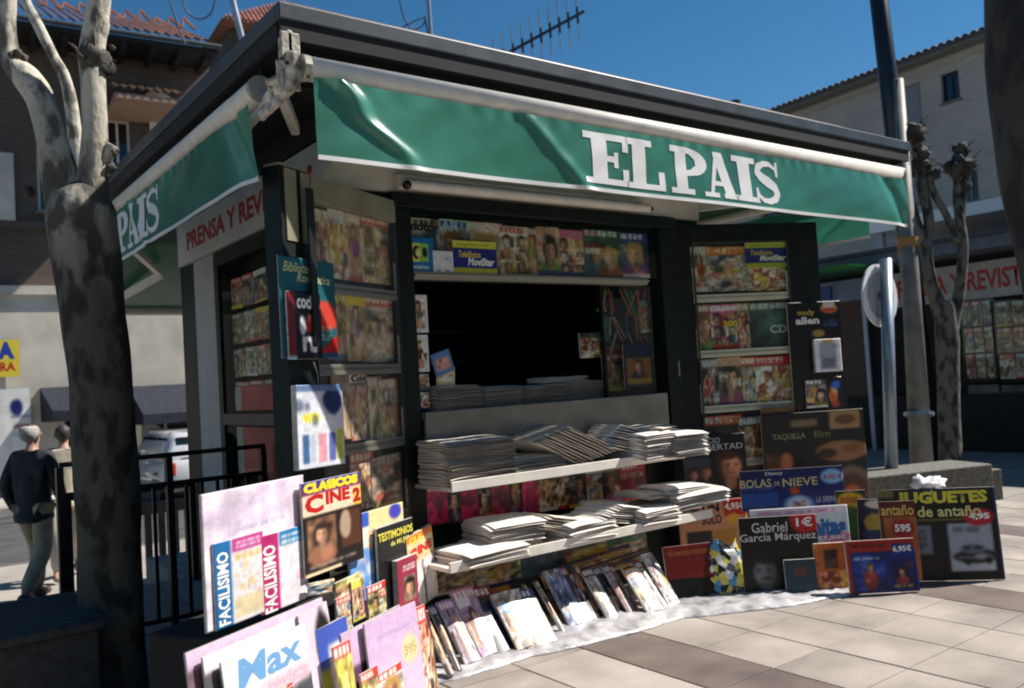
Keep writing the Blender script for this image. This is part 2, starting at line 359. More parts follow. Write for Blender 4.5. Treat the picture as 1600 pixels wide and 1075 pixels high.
def random_cover(seed, bg, mc, style, W=26, H=36):
    W, H = int(W*1.5), int(H*1.5)
    r = random.Random(seed); c = Cov(W, H, bg); jit = lambda c_, a=.12: tuple(min(1, max(0, k+r.uniform(-a, a))) for k in c_)
    c.photo(0, 0, 1, 1, [tuple(k*.6 for k in bg), bg, jit(bg), tuple(min(1, k*1.2+.05) for k in bg)], seed, .85, 2)
    pal = r.choice(PALS)
    if style in ('face', 'figure') and r.random() < .8: c.photo(0, 0, 1, .8, [tuple(k*.5 for k in bg), bg, tuple(min(1, k*1.15) for k in bg)], seed+3, .7, 3)
    if style == 'face': c.bust(r.uniform(.42, .6), r.uniform(.46, .56), r.uniform(.25, .32), r.choice(SK), r.choice(HR), jit((.45,.32,.30), .25))
    elif style == 'two':
        c.bust(.33, .52, .20, r.choice(SK), r.choice(HR), jit((.22,.22,.28), .12)); c.bust(.68, .44, .20, r.choice(SK), r.choice(HR), jit((.5,.3,.28), .2))
    elif style == 'figure':
        sk = r.choice(SK); c.ell(.5, .22, .19, .34, tuple(k*.9 for k in sk)); c.ell(.56, .3, .08, .26, tuple(min(1, k*1.1) for k in sk), .7, .6); c.ell(.5, .5, .22, .15, jit((.5,.3,.28), .3)); c.face(.5, .72, .13, sk, r.choice(HR)); c.ell(.36, .42, .06, .18, sk, .8)
    elif style == 'grid':
        nx = r.choice((2, 3)); ny = r.choice((3, 4))
        for a in range(nx):
            for b in range(ny):
                x, y = a/nx+.02, b/ny*.8+.02; c.photo(x, y, x+1/nx-.04, y+.8/ny-.03, r.choice(PALS), seed+a*5+b, .95, 3); c.face(x+.5/nx-.02, y+.42/ny, .24/nx, r.choice(SK), r.choice(HR))
    elif style == 'photo': c.photo(.0, 0, 1, .8, pal, seed+1, .95, r.choice((3, 4, 5)))
    elif style == 'comic': c.photo(0, 0, 1, .8, pal, seed+2, .9, 5); c.photo(r.uniform(0, .4), .1, r.uniform(.6, 1), .6, r.choice(PALS), seed+5, .85, 6); c.face(r.uniform(.3, .7), r.uniform(.35, .6), .14, r.choice(SK), r.choice(HR))
    if style != 'plain':
        for _ in range(r.choice((3, 4, 5))):
            x = r.choice((.04, .04, .5, .6)); y = r.uniform(.03, .68); n = r.choice((2, 3, 4)); c.lines(x, y, x+r.uniform(.25, .42), y+.042*n, r.choice([(.95,.95,.9), (.95,.95,.9), (.93,.80,.25), (.1,.1,.1), (.78,.15,.13)]), n, r)
        if r.random() < .6: x = r.choice((.02, .6)); y = r.uniform(.05, .55); c.photo(x, y, x+.34, y+.18, r.choice(PALS), seed+9, .95, 3)
        if r.random() < .4: c.rect(0, 0, 1, r.uniform(.05, .12), jit(r.choice([(.9,.8,.2), (.75,.15,.12), (.15,.2,.45), (.92,.9,.85)]), .05))
    if mc:
        if r.random() < .45: c.rect(0, .82, 1, 1, jit(mc, .04))
        c.mast(.05, .85, r.uniform(.7, .95), .97, (.95,.95,.92) if (c.a[-4, 2].mean() < .6) else jit(mc, .05), r.choice((4,5,6,7)))
    return c
def covmesh(cov, w, h, th, bulge, edge_mat_idx=1):
    W, H = cov.W, cov.H; n = W*H
    A = cov.a
    for _ in range(1 if W < 60 else 2):
        p = np.pad(A, ((1,1),(1,1),(0,0)), 'edge'); A = .36*A+.16*(p[:-2,1:-1]+p[2:,1:-1]+p[1:-1,:-2]+p[1:-1,2:])
    nr = np.random.RandomState(W*7+H+int(abs(A.sum())) % 9999); lo = nr.rand(H//5+2, W//5+2, 3); yy = np.arange(H)//5; xx = np.arange(W)//5
    k_ = .06 if W >= 50 else .16; A = A*(1-k_/2-.03+k_*lo[yy][:, xx].mean(-1, keepdims=True)+.06*nr.rand(H, W, 1)); cov.a = A
    xs = (cov.x-.5)*w; ys = cov.y*h; zs = th+bulge*np.sin(np.pi*cov.x)*(.6+.4*cov.y)
    co = np.stack([xs, ys, zs], -1).reshape(-1, 3)
    idx = np.arange(n).reshape(H, W); q = np.stack([idx[:-1,:-1], idx[:-1,1:], idx[1:,1:], idx[1:,:-1]], -1).reshape(-1, 4)
    ring = list(idx[0,:])+list(idx[1:,-1])+list(idx[-1,-2::-1])+list(idx[-2:0:-1,0]); k = len(ring)
    back = co[ring].copy(); back[:,2] = 0
    allv = np.concatenate([co, back]); nb = n
    faces = [tuple(int(a) for a in f) for f in q]+[(int(ring[i]), nb+i, nb+(i+1) % k, int(ring[(i+1) % k])) for i in range(k)]+[tuple(nb+i for i in range(k-1,-1,-1))]
    me = bpy.data.meshes.new('cover'); me.from_pydata(allv.tolist(), [], faces)
    at_ = me.color_attributes.new('ink', 'FLOAT_COLOR', 'POINT')
    c = np.clip(cov.a, 0, 1).reshape(-1, 3); c = np.where(c > .04045, ((c+.055)/1.055)**2.4, c/12.92)
    cc = np.ones((len(allv), 4)); cc[:n,:3] = c; cc[n:,:3] = .5; at_.data.foreach_set('color', cc.ravel())
    mi = [0]*len(q)+[1]*(k+1); me.polygons.foreach_set('material_index', mi); me.update(); return me
TXT = {}
def textmesh(s, bold=.0, shear=0, spacing=1):
    key = (s, bold, shear, spacing)
    if key not in TXT:
        cu = bpy.data.curves.new('t', 'FONT'); cu.body = s; cu.size = 1; cu.resolution_u = 2; cu.offset = bold; cu.shear = shear; cu.space_character = spacing
        o = bpy.data.objects.new('t', cu); COL.objects.link(o); dg = bpy.context.evaluated_depsgraph_get(); me = bpy.data.meshes.new_from_object(o.evaluated_get(dg))
        bpy.data.objects.remove(o)
        co = np.array([v.co for v in me.vertices]); mn = co.min(0); mx = co.max(0)
        TXT[key] = (me, mn, mx)
    return TXT[key]
def letter(parent, s, box, color, z, w, h, bold=.02, shear=0, rot=0, name='lettering', spacing=1, bulge=0):
    """printed words in the face frame of a card: box = x0,y0,x1,y1 as fractions"""
    me, mn, mx = textmesh(s, bold, shear, spacing); me = me.copy()
    x0, y0, x1, y1 = box; c, sn = math.cos(R_(rot)), math.sin(R_(rot))
    bw, bh = ((x1-x0)*w, (y1-y0)*h) if rot != 90 else ((y1-y0)*h, (x1-x0)*w); cx, cy = ((x0+x1)/2-.5)*w, (y0+y1)/2*h
    for v in me.vertices:
        a = ((v.co.x-mn[0])/(mx[0]-mn[0])-.5)*bw; b = ((v.co.y-mn[1])/max(1e-6, mx[1]-mn[1])-.5)*bh
        X, Y = cx+a*c-b*sn, cy+a*sn+b*c
        v.co = (X, Y, z+bulge*math.sin(math.pi*min(1, max(0, X/w+.5)))*(.6+.4*Y/h)+.0008)
    me.materials.clear(); me.materials.append(ink(color))
    o = bpy.data.objects.new(name, me); COL.objects.link(o); o.parent = parent; WM[o.name] = WM[parent.name].copy(); return o
COUNT = [0]
def card(name, label, cat, pl, a, b, cov, th=.005, bulge=.006, off=None, rot=0, group=None, texts=(), wh=None, edge='paper', parent=None):
    """a = px bottom-left, b = px top-right of the card on plane pl (or wh = real size standing at a)"""
    u0, v0 = pl.hit(*a)
    if wh: w, h = wh
    else:
        u1, v1 = pl.hit(*b); w, h = abs(u1-u0), abs(v1-v0)
    COUNT[0] += 1
    off = (COUNT[0] % 4)*.0012 if off is None else off
    me = covmesh(cov, w, h, th, bulge)
    o = link(name, me, [M['print'], M[edge] if isinstance(edge, str) else edge], parent=parent, M=pl.mat(u0+w/2, v0, off, rot))
    me.polygons.foreach_set('use_smooth', [i < (cov.W-1)*(cov.H-1) for i in range(len(me.polygons))])
    if parent is None: tag(o, label, cat, group)
    for t in texts:
        letter(o, t[0], t[1], t[2], th, w, h, bold=t[3] if len(t) > 3 else .02, shear=t[4] if len(t) > 4 else 0, rot=t[5] if len(t) > 5 else 0, bulge=bulge)
    return o
WHT, YEL, RED_, BLK, BLU = (.96,.96,.93), (.96,.86,.2), (.8,.12,.1), (.06,.06,.07), (.1,.2,.6)
ORD = ['first', 'second', 'third', 'fourth', 'fifth', 'sixth', 'seventh', 'eighth', 'ninth', 'tenth', 'eleventh', 'twelfth']
CN = lambda c: min([((.85,.15,.12),'red'),((.95,.85,.2),'yellow'),((.95,.95,.92),'white'),((.9,.4,.6),'pink'),((.15,.25,.6),'blue'),((.1,.1,.1),'black'),((.9,.5,.15),'orange'),((.2,.55,.5),'teal'),((.2,.5,.2),'green'),((.55,.55,.55),'grey'),((.8,.68,.5),'tan'),((.4,.22,.15),'brown'),((.7,.5,.75),'lilac')], key=lambda k: sum((x-y)**2 for x, y in zip(k[0], c)))[1]
SN = {'face':'a portrait', 'two':'two people', 'figure':'a standing figure', 'grid':'rows of small portraits', 'photo':'a photograph', 'comic':'busy coloured artwork', 'plain':'a plain cover'}
def washed(c, k):  # mixes cream into the cover colours, as haze reflected off the panes
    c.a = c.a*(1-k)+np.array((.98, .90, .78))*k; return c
def row(pl, xs, ytop, ybot, specs, where, group, seed, W=26, H=36, off=.0, wash=0):
    """magazines side by side on a shelf; ytop/ybot = (left, right) in px"""
    n = len(specs)
    for i, sp in enumerate(specs):
        bg_, mc, style = sp[:3]; texts = sp[3] if len(sp) > 3 else ()
        x0, x1 = xs[i], xs[i+1]; t0 = (x0-xs[0])/(xs[-1]-xs[0]); t1 = (x1-xs[0])/(xs[-1]-xs[0])
        yb = ybot[0]*(1-t0)+ybot[1]*t0; yt = ytop[0]*(1-t1)+ytop[1]*t1
        lab = '%s magazine with %s, %s from left %s' % (CN(bg_), SN[style], ORD[i], where.replace('in the row above', 'above') if 'serving' in where else where)
        card('magazine', lab, 'magazine', pl, (x0, yb), (x1+1.5, yt+rnd.uniform(-1.5, 3)), washed(random_cover(seed*100+i, bg_, mc, style, W, H), wash), off=off+.004*(i % 2)+.002, rot=rnd.uniform(-.8, .8), group=group, texts=texts, bulge=.005)

# ------------------------------------------------------------------ the kiosk
XL, XR, YF, YB, ZT = 2.28, 5.5, 4.7, 7.85, 3.3
K = thing('newspaper_kiosk', (3.9, 6.3, 0), 'dark green newspaper kiosk with green awnings reading EL PAIS and open glazed doors', 'kiosk')
FR, CRM = M['frame'], M['cream']
M['olive'] = mat('olive_metal', (.30, .28, .19), .45, var=.25, scale=3)  # khaki lightened in colour for reflected light on the left door's top
M['brownrail'] = mat('brown_rail', (.07, .045, .035), .5, var=.2)
WX0, WX1, WZ0, WZ1 = 2.76, 4.98, 1.36, 2.66
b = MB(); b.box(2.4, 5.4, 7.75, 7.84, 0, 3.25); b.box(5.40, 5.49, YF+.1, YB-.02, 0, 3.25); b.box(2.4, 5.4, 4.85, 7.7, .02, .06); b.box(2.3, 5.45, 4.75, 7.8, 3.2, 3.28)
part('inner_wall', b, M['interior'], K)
b = MB(); b.box(XL, XR, YB, YB+.05, 0, 3.29); part('back_wall', b, FR, K)
b = MB(); b.box(XR, XR+.05, YF+.06, YB+.05, 0, 3.29); part('side_wall', b, FR, K)
b = MB(); b.box(XL+.02, WX0-.14, YF, YF+.1, 0, 2.76); part('front_panel', b, FR, K)
b = MB(); b.box(WX1+.18, XR, YF, YF+.1, 0, 2.76); part('front_panel', b, FR, K)
b = MB(); b.box(WX0, WX1, YF+.03, YF+.1, 0, WZ0-.2); part('lower_panel', b, FR, K)
for x0, x1 in ((WX0-.14, WX0-.003), (WX1+.003, WX1+.18)):
    b = MB(); b.box(x0, x1, YF-.06, YF+.1, .1, 2.66); part('window_post', b, FR, K, bevel=.008)
b = MB(); b.box(WX0-.14, WX1+.18, YF-.07, YF+.1, WZ1+.003, 2.757); part('window_head', b, FR, K, bevel=.006)
b = MB(); b.box(XL-.03, XR, YF-.03, YF+.1, 2.76, 3.12); fb = part('sign_band', b, CRM, K, bevel=.004)
b = MB(); b.box(XL-.03, XL+.05, YF+.102, YB, 2.72, 3.08); sb = part('sign_band', b, M['band'], K, bevel=.004)
b = MB(); b.box(XL+.01, XR-.01, YF+.01, YB-.02, 3.12, 3.29); part('upper_wall', b, M['soffit'], K)
# side wall with its window
for y0, y1, mt in ((YF+.102, 5.55, FR), (6.90, 7.0, FR), (7.0, 7.52, M['greypanel']), (7.52, YB, FR)):
    b = MB(); b.box(XL, XL+.08, y0+.002, y1-.002, 0, 2.717); part('side_panel', b, mt, K, bevel=.004)
b = MB(); b.box(XL-.01, XL+.07, 5.552, 6.898, 1.33, 1.42); part('side_rail', b, M['brownrail'], K, bevel=.006)
b = MB(); b.box(XL, XL+.08, 5.552, 6.898, 2.60, 2.717); part('side_head', b, FR, K)
b = MB(); b.box(XL, XL+.08, 5.552, 6.898, 0, .62); part('side_panel', b, FR, K)
b = MB(); b.box(XL+.015, XL+.02, 5.552, 6.898, .62, 2.60); part('pane', b, glass('side_window_glass', (.92,.94,.92), 1.08), K)
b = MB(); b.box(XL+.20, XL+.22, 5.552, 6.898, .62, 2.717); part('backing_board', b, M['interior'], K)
# counter, shelves
b = MB(); b.box(WX0, 4.92, 4.64, 5.25, 1.34, 1.38); b.box(WX0, 4.92, 4.605, 4.64, 1.08, 1.382); part('counter', b, M['steel'], K, bevel=.006)
b = MB(); b.box(2.68, 4.66, 4.24, 4.70, .925, .95); b.box(2.68, 4.66, 4.225, 4.24, .925, .985); part('shelf', b, M['white_metal'], K, bevel=.004)
b = MB(); b.box(2.55, 4.74, 4.10, 4.70, .505, .53); b.box(2.55, 4.74, 4.085, 4.10, .505, .565); part('shelf', b, M['white_metal'], K, bevel=.004)
b = MB(); b.box(WX0, WX1-.15, YF-.05, YF+.04, 2.215, 2.265); b.box(WX0, WX1-.15, YF-.07, YF-.05, 2.235, 2.25); part('window_rail', b, M['alu'], K, bevel=.003)
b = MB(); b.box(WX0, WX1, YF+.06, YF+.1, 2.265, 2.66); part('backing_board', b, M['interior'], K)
b = MB(); b.box(WX0, WX1, YF-.03, YF-.025, 2.267, 2.655); part('pane', b, M['glass'], K)
b = MB(); b.box(4.40, WX1, YF+.012, YF+.018, 1.383, 2.21); part('pane', b, M['serveglass'], K)
b = MB(); b.box(4.375, 4.398, YF+.0, YF+.03, WZ0, 2.21); part('sash', b, M['frame'], K)
for z_, w0_, w1_ in ((1.75, 3.3, 4.9), (2.05, 3.3, 4.9), (1.5, 2.9, 4.9)):
    b = MB(); b.box(w0_, w1_, 7.3, 7.72, z_, z_+.03); part('inner_shelf', b, M['steel'], K)
b = MB(); b.box(WX0, WX0+.42, 5.3, 5.33, WZ0, 2.21); part('inner_panel', b, mat('inner_panel_grey', (.05, .06, .055), .7, var=.3), K)
# tube lamp under the band
b = MB(); b.box(2.66, 4.78, 4.60, 4.668, 2.77, 2.86); tl = part('lamp_housing', b, CRM, K, bevel=.006)
b = MB(); b.tube([(2.68, 4.565, 2.79), (4.8, 4.565, 2.79)], .033, 12); part('lamp_tube', b, M['white_metal'], tl, smooth=False)
b = MB(); b.ball((2.675, 4.53, 2.775), .03, 10); part('lamp_cap', b, M['black'], tl, smooth=True)
b = MB(); b.tube([(4.8, 4.565, 2.79), (4.83, 4.565, 2.79), (4.84, 4.6, 2.80)], .02, 8); part('lamp_cap', b, M['black'], tl)
# roof
RX0, RX1, RY0, RY1 = 1.62, 7.38, 3.85, 8.2
b = MB(); b.box(RX0+.05, RX1-.05, RY0+.05, RY1-.05, 3.295, 3.33); rf = part('roof', b, M['soffit'], K)
b = MB()
for (x0, x1, y0, y1) in ((RX0, RX1, RY0, RY0+.05), (RX0, RX1, RY1-.05, RY1), (RX0, RX0+.05, RY0+.05, RY1-.05), (RX1-.05, RX1, RY0+.05, RY1-.05)):
    b.box(x0, x1, y0, y1, 3.34, 3.425)
part('fascia', b, M['fascia'], rf, bevel=.008)
b = MB()
for (x0, x1, y0, y1) in ((RX0, RX1, RY0, RY0+.05), (RX0, RX1, RY1-.05, RY1), (RX0, RX0+.05, RY0+.05, RY1-.05), (RX1-.05, RX1, RY0+.05, RY1-.05)): b.box(x0+.012, x1-.012, y0+.012, y1-.012, 3.25, 3.337)
part('fascia_trim', b, M['soffit'], rf)
b = MB(); b.box(RX0+.1, RX1-.9, RY0+.09, RY1-.2, 3.40, 3.475); part('roof_cover', b, M['rooftop'], rf, bevel=.01)
b = MB()
for i in range(9): x = 6.0+i*.14; b.box(x, x+.1, 3.95+.02*(i % 3), 4.1, 3.42, 3.455+.01*(i % 2))
part('gravel_strip', b, M['paper'], rf)
b = MB(); b.box(1.7, 7.2, 3.95, 4.0, 3.19, 3.262); b.box(1.7, 7.2, 4.3, 4.34, 3.19, 3.262); part('awning_rail', b, M['frame_in'], rf)

# front and side awnings: roller, hanging valance that creases, letters that follow the cloth
def cloth(L, sd):
    def f(u, v):                    # u along 0..L, v 0 bottom..1 top -> outward bulge
        d = .018*noise.noise(Vector((u*1.1+sd, v*.8, 0)))*(1.3-v)
        d += .006*noise.noise(Vector((u*3.1-v*2.2, v*1.2+sd, 3)))
        c = (u-.10)-.42*(1-v)-.03*math.sin(v*9); d += .036*math.exp(-(c/.055)**2)*(v*.6+.4)
        c = (u-1.27)-.42*(1-v); d += .016*math.exp(-(c/.06)**2)
        c = (L-u-.04)-.25*v; d -= .03*math.exp(-(c/.09)**2)
        d += .004*math.sin(u*37+3*math.sin(u*5))*max(0, v-.8)*4
        return d
    return f
def raster(name, glyphs, u0u1, v0, v1, pos, cell, m_, parent):
    vs = {}; fs = []; V = []
    def vid(i, j):
        if (i, j) not in vs: vs[(i, j)] = len(V); V.append(pos(i*cell, j*cell))
        return vs[(i, j)]
    Hh = v1-v0
    for gl, (a, c_) in zip(glyphs, u0u1):
        asp = (c_-a)/Hh
        for i in range(int(a/cell), int(c_/cell)+1):
            for j in range(int(v0/cell), int(v1/cell)+1):
                x = ((i+.5)*cell-a)/Hh; y = ((j+.5)*cell-v0)/Hh
                if 0 <= x <= asp and 0 <= y <= 1 and GL[gl](x, y, asp):
                    fs.append((vid(i, j), vid(i+1, j), vid(i+1, j+1), vid(i, j+1)))
    b = MB(); b.add(V, fs); return part(name, b, m_, parent, smooth=True)
def seg(x, y, pts, wd):
    for i in range(len(pts)-1):
        (ax, ay), (bx, by) = pts[i], pts[i+1]; dx, dy = bx-ax, by-ay
        t = max(0, min(1, ((x-ax)*dx+(y-ay)*dy)/(dx*dx+dy*dy+1e-9)))
        if math.hypot(x-ax-dx*t, y-ay-dy*t) < wd[i]*(1-t)+wd[i+1]*t: return True
    return False
def gE(x, y, a):
    if .17*a < x < .50*a: return True
    if (y > .88 or y < .12): return True
    if x > .86*a and (y > .68 or y < .34): return True
    return (.45 < y < .57 and x > .4*a and x < .74*a) or (.36 < y < .66 and .66*a < x < .76*a)
def gL(x, y, a):
    if .17*a < x < .50*a: return True
    return (y > .88 and x < .68*a) or y < .12 or (x > .84*a and y < .40)
def gI(x, y, a): return (.24*a < x < .76*a) or y > .88 or y < .12
def gP(x, y, a):
    if .15*a < x < .45*a: return True
    if (y < .12 and x < .64*a) or (y > .88 and x < .5*a): return True
    cx = .46*a; o = ((max(0, x-cx))/(.54*a))**2+((y-.70)/.30)**2 < 1; i_ = ((max(0, x-cx))/(.22*a))**2+((y-.70)/.18)**2 < 1
    return x > .4*a and o and not i_
def gA(x, y, a):
    if seg(x, y, [(.20*a, .05), (.46*a, .97)], [.045*a, .06*a]) or seg(x, y, [(.50*a, .93), (.76*a, .05)], [.13*a, .14*a]): return True
    return (.27 < y < .37 and .22*a < x < .7*a) or (y < .11 and (x < .40*a or x > .55*a)) or (y > .9 and .36*a < x < .6*a)
def gS(x, y, a):
    pts = [(.84, .70), (.80, .84), (.62, .93), (.42, .925), (.24, .84), (.20, .71), (.32, .60), (.52, .52), (.74, .42), (.82, .28), (.74, .14), (.54, .07), (.34, .08), (.19, .18), (.14, .32)]
    wd = [.03, .04, .055, .065, .085, .10, .11, .125, .11, .10, .085, .065, .055, .04, .03]
    if seg(x, y, [(p*a, q) for p, q in pts], wd): return True
    return (x > .80*a and x < .88*a and y > .66 and y < .99) or (x > .10*a and x < .18*a and .01 < y < .36)
GL = dict(E=gE, L=gL, P=gP, A=gA, I=gI, S=gS)
def awning(pl, L0, L1, z0, z1, rollz, sd, letters, u_off=0):
    """pl: vertical plane of the valance, u along it"""
    rb = MB(); rollz += .024; rb.tube([pl.P(L0-.01, rollz), pl.P(L1, rollz)], .060, 18); aw = part('awning_roller', rb, M['white_metal'], K)
    for p in aw.data.polygons: p.use_smooth = len(p.vertices) == 4
    f = cloth(L1-L0, sd); H = z1-z0
    pos = lambda u, z, e=0: pl.P(u+(.03*(1-(z-z0)/H) if u > (L0+L1)/2 else 0), z, .056+f(u-L0, (z-z0)/H)+e)
    b = MB(); nu = int((L1-L0)/.0125); nv = 28; vs = [pos(L0+(L1-L0)*i/nu, z0+H*j/nv) for j in range(nv+1) for i in range(nu+1)]
    b.add(vs, [(j*(nu+1)+i, j*(nu+1)+i+1, (j+1)*(nu+1)+i+1, (j+1)*(nu+1)+i) for j in range(nv) for i in range(nu)])
    part('valance', b, M['green'], aw, smooth=True)
    b = MB(); hs = []
    for i in range(nu+1):
        u = L0+(L1-L0)*i/nu; hs += [pos(u, z0-.016, .004), pos(u, z0+.006, .004), pos(u, z0+.006, -.004), pos(u, z0-.016, -.004)]
    b.add(hs, [(4*i+k, 4*(i+1)+k, 4*(i+1)+(k+1) % 4, 4*i+(k+1) % 4) for i in range(nu) for k in range(4)])
    part('hem', b, M['white'], aw)
    if letters:
        raster('lettering', 'ELPAIS', letters[0], letters[1], letters[2], lambda u, z: pos(u, z, .003), .0045, M['white'], aw)
    for u in (L0-.035, L1+.0):
        c = MB(); c.tube([pl.P(u, rollz), pl.P(u+.035, rollz)], .063, 16); part('end_cap', c, M['alu'], aw)
    return aw
PF = Plane((0, 3.80, 0), 0)
lx = [(912, 981), (977, 1037), (1046, 1101), (1093, 1146), (1141, 1177), (1171, 1217)]
LU = [(at(a, 265, y=3.75).x, at(c, 265, y=3.75).x) for a, c in lx]
awning(PF, 1.73, 7.04, 2.655, 3.035, 3.07, .3, (LU, 2.685, 2.995))
PL_ = Plane((1.60, 0, 0), -90)        # u = -Y
sh = -(LU[-1][1]+5.70)
awning(PL_, -7.75, -4.10, 2.62, 2.985, 3.04, 5.2, ([(a-(LU[-1][1])-5.72, c-(LU[-1][1])-5.72) for a, c in LU], 2.655, 2.95))
PR_ = Plane((7.0, 0, 0), 90)
awning(PR_, 4.1, 8.2, 2.62, 2.985, 3.04, 9.1, None)
# back awning let out over the rear, its folding arms
b = MB(); b.add([(1.75, 7.95, 3.2), (6.6, 7.95, 3.2), (6.6, 9.3, 2.50), (1.75, 9.3, 2.50)], [(0,1,2,3)]); bk = part('awning_cloth', b, M['green3'], K)
b = MB(); b.tube([(1.75, 9.32, 2.48), (6.6, 9.32, 2.48)], .045, 10); part('front_bar', b, M['white_metal'], bk)
b = MB(); b.bar((1.8, 8.0, 3.0), (2.3, 8.6, 2.76), .05); b.bar((2.3, 8.6, 2.76), (1.9, 9.25, 2.5), .06); part('folding_arm', b, M['white_metal'], bk)
b = MB(); b.add([(5.56, 4.2, 3.2), (6.95, 4.2, 3.08), (6.95, 8.1, 3.08), (5.56, 8.1, 3.2)], [(0,1,2,3)]); ck = part('awning_cloth', b, M['green2'], K)
b = MB(); b.bar((5.56, 4.8, 2.9), (6.5, 4.15, 2.98), .05, .09); part('folding_arm', b, M['white_metal'], ck, bevel=.01)
# awning cloth rolled between roof and rollers, arms and cast bracket at the corner
b = MB(); b.bar((2.0, 4.6, 3.05), (1.62, 3.9, 3.02), .05, .07); part('folding_arm', b, M['white_metal'], K, bevel=.01)
b = MB(); b.bar((1.62, 3.98, 3.0), (1.78, 5.5, 3.0), .045, .06); part('folding_arm', b, M['white_metal'], K, bevel=.01)
b = MB()
b.box(1.635, 1.665, 3.80, 3.92, 3.02, 3.27); b.box(1.60, 1.70, 3.80, 3.815, 3.10, 3.26); b.box(1.60, 1.72, 3.86, 3.875, 3.00, 3.14)
b.tube([(1.65, 3.79, 3.16), (1.65, 3.83, 2.98)], .028, 12); b.tube([(1.575, 3.93, 3.04), (1.73, 3.78, 3.05)], .022, 12); b.bar((1.66, 3.82, 3.05), (1.74, 3.79, 3.08), .035, .07); b.bar((1.64, 3.84, 3.05), (1.61, 3.98, 3.04), .035, .07)
b.bar((1.66, 3.83, 3.01), (1.60, 4.10, 2.93), .035, .055); b.bar((1.65, 3.82, 3.24), (1.72, 3.9, 3.18), .03, .03)
part('corner_bracket', b, mat('bracket_dirty_paint', (.58,.54,.45), .55, var=.3, scale=22, col2=(.16,.14,.11), bump=.4), K, bevel=.016)
for p in ((1.625, 3.795, 3.10), (1.70, 3.735, 3.03), (1.64, 3.735, 3.0), (1.60, 3.80, 3.12)):
    b = MB(); b.tube([p, (p[0], p[1]-.012, p[2])], .009, 8); part('bolt', b, M['black'], K)
# PRENSA Y REVISTAS on the side band
def words(s, pl, u0, u1, v0, v1, n, color, parent, bold=.03, name='lettering', shear=0):
    me, mn, mx = textmesh(s, bold, shear); me = me.copy()
    for v in me.vertices:
        a = (v.co.x-mn[0])/(mx[0]-mn[0]); b_ = (v.co.y-mn[1])/(mx[1]-mn[1]); v.co = pl.P(u0+(u1-u0)*a, v0+(v1-v0)*b_, n)
    me.materials.clear(); return link(name, me, color, parent)
PS = Plane((XL-.03, 0, 0), -90)
words('PRENSA Y REVISTAS', PS, -7.57, -5.12, 2.82, 2.98, .002, M['red'], sb, .035)
b = MB(); b.ball((2.245, 4.98, 2.93), .03, 8, sz=(.3,1,1)); part('red_lamp', b, M['red'], K)

# the two open doors with glazed display cases
def door(pl, ua, ub, ia, ib, hinge_left, topmat):
    z0, z1 = .42, 2.70
    b = MB(); b.pbox(pl, ia+.002, ib-.002, z0+.05, 2.555, -.10, -.088); d = part('door', b, mat('case_back', (.10, .085, .065), .8, var=.3), K)
    for u0, u1 in ((ua, ia), (ib, ub)):
        s_ = MB(); s_.pbox(pl, u0, u1, z0, z1, -.11, .004); part('stile', s_, FR, d, bevel=.006)
    s_ = MB(); s_.pbox(pl, ia+.001, ib-.001, 2.56, z1-.002, -.108, .002); part('top_rail', s_, topmat, d, bevel=.006)
    s_ = MB(); s_.pbox(pl, ia+.001, ib-.001, z0, z0+.1, -.108, .002); part('bottom_rail', s_, FR, d, bevel=.006)
    for z in (2.10, 1.655, 1.215, .78):
        s_ = MB(); s_.pbox(pl, ia+.01, ib-.01, z-.022, z+.022, -.085, -.012); s_.pbox(pl, ia+.01, ib-.01, z+.0, z+.036, -.02, -.012)
        for e in (ia+.012, ib-.024): s_.pbox(pl, e, e+.012, z+.037, z+.21, -.024, -.012)
        part('shelf', s_, M['alu'] if not hinge_left else CRM, d, bevel=.003)
    s_ = MB(); s_.pbox(pl, ia+.003, ib-.003, z0+.1, 2.556, -.006, -.001); part('pane', s_, M['glass'] if hinge_left else M['dustglass'], d)
    s_ = MB(); s_.pbox(pl, (ua if hinge_left else ub)-.012, (ua if hinge_left else ub)+.012, 1.5, 1.62, -.02, .02); part('hinge', s_, M['alu'], d)
    return d
LD = Plane((2.72, 4.68), 29); RD = Plane((5.06, 4.68), -24)
dl = door(LD, -1.18, -.02, -.93, -.085, False, M['olive'])
dr = door(RD, .05, 1.36, .225, 1.085, True, FR)
s_ = MB(); s_.pbox(LD, -1.175, -.95, 2.702, 2.715, -.1, .0); s_.pbox(LD, -1.15, -1.06, 2.32, 2.69, .005, .012); s_.pbox(LD, -1.02, -.95, 2.32, 2.69, .005, .012); part('door_lit_trim', s_, M['olive'], dl)
s_ = MB(); s_.pbox(RD, .235, .25, .55, 2.55, .005, .012); s_.pbox(RD, 1.065, 1.08, .55, 2.55, .005, .012); s_.pbox(RD, .235, 1.08, 2.54, 2.555, .005, .012); part('inner_frame', s_, mat('frame_edge', (.03,.045,.04), .3), dr)

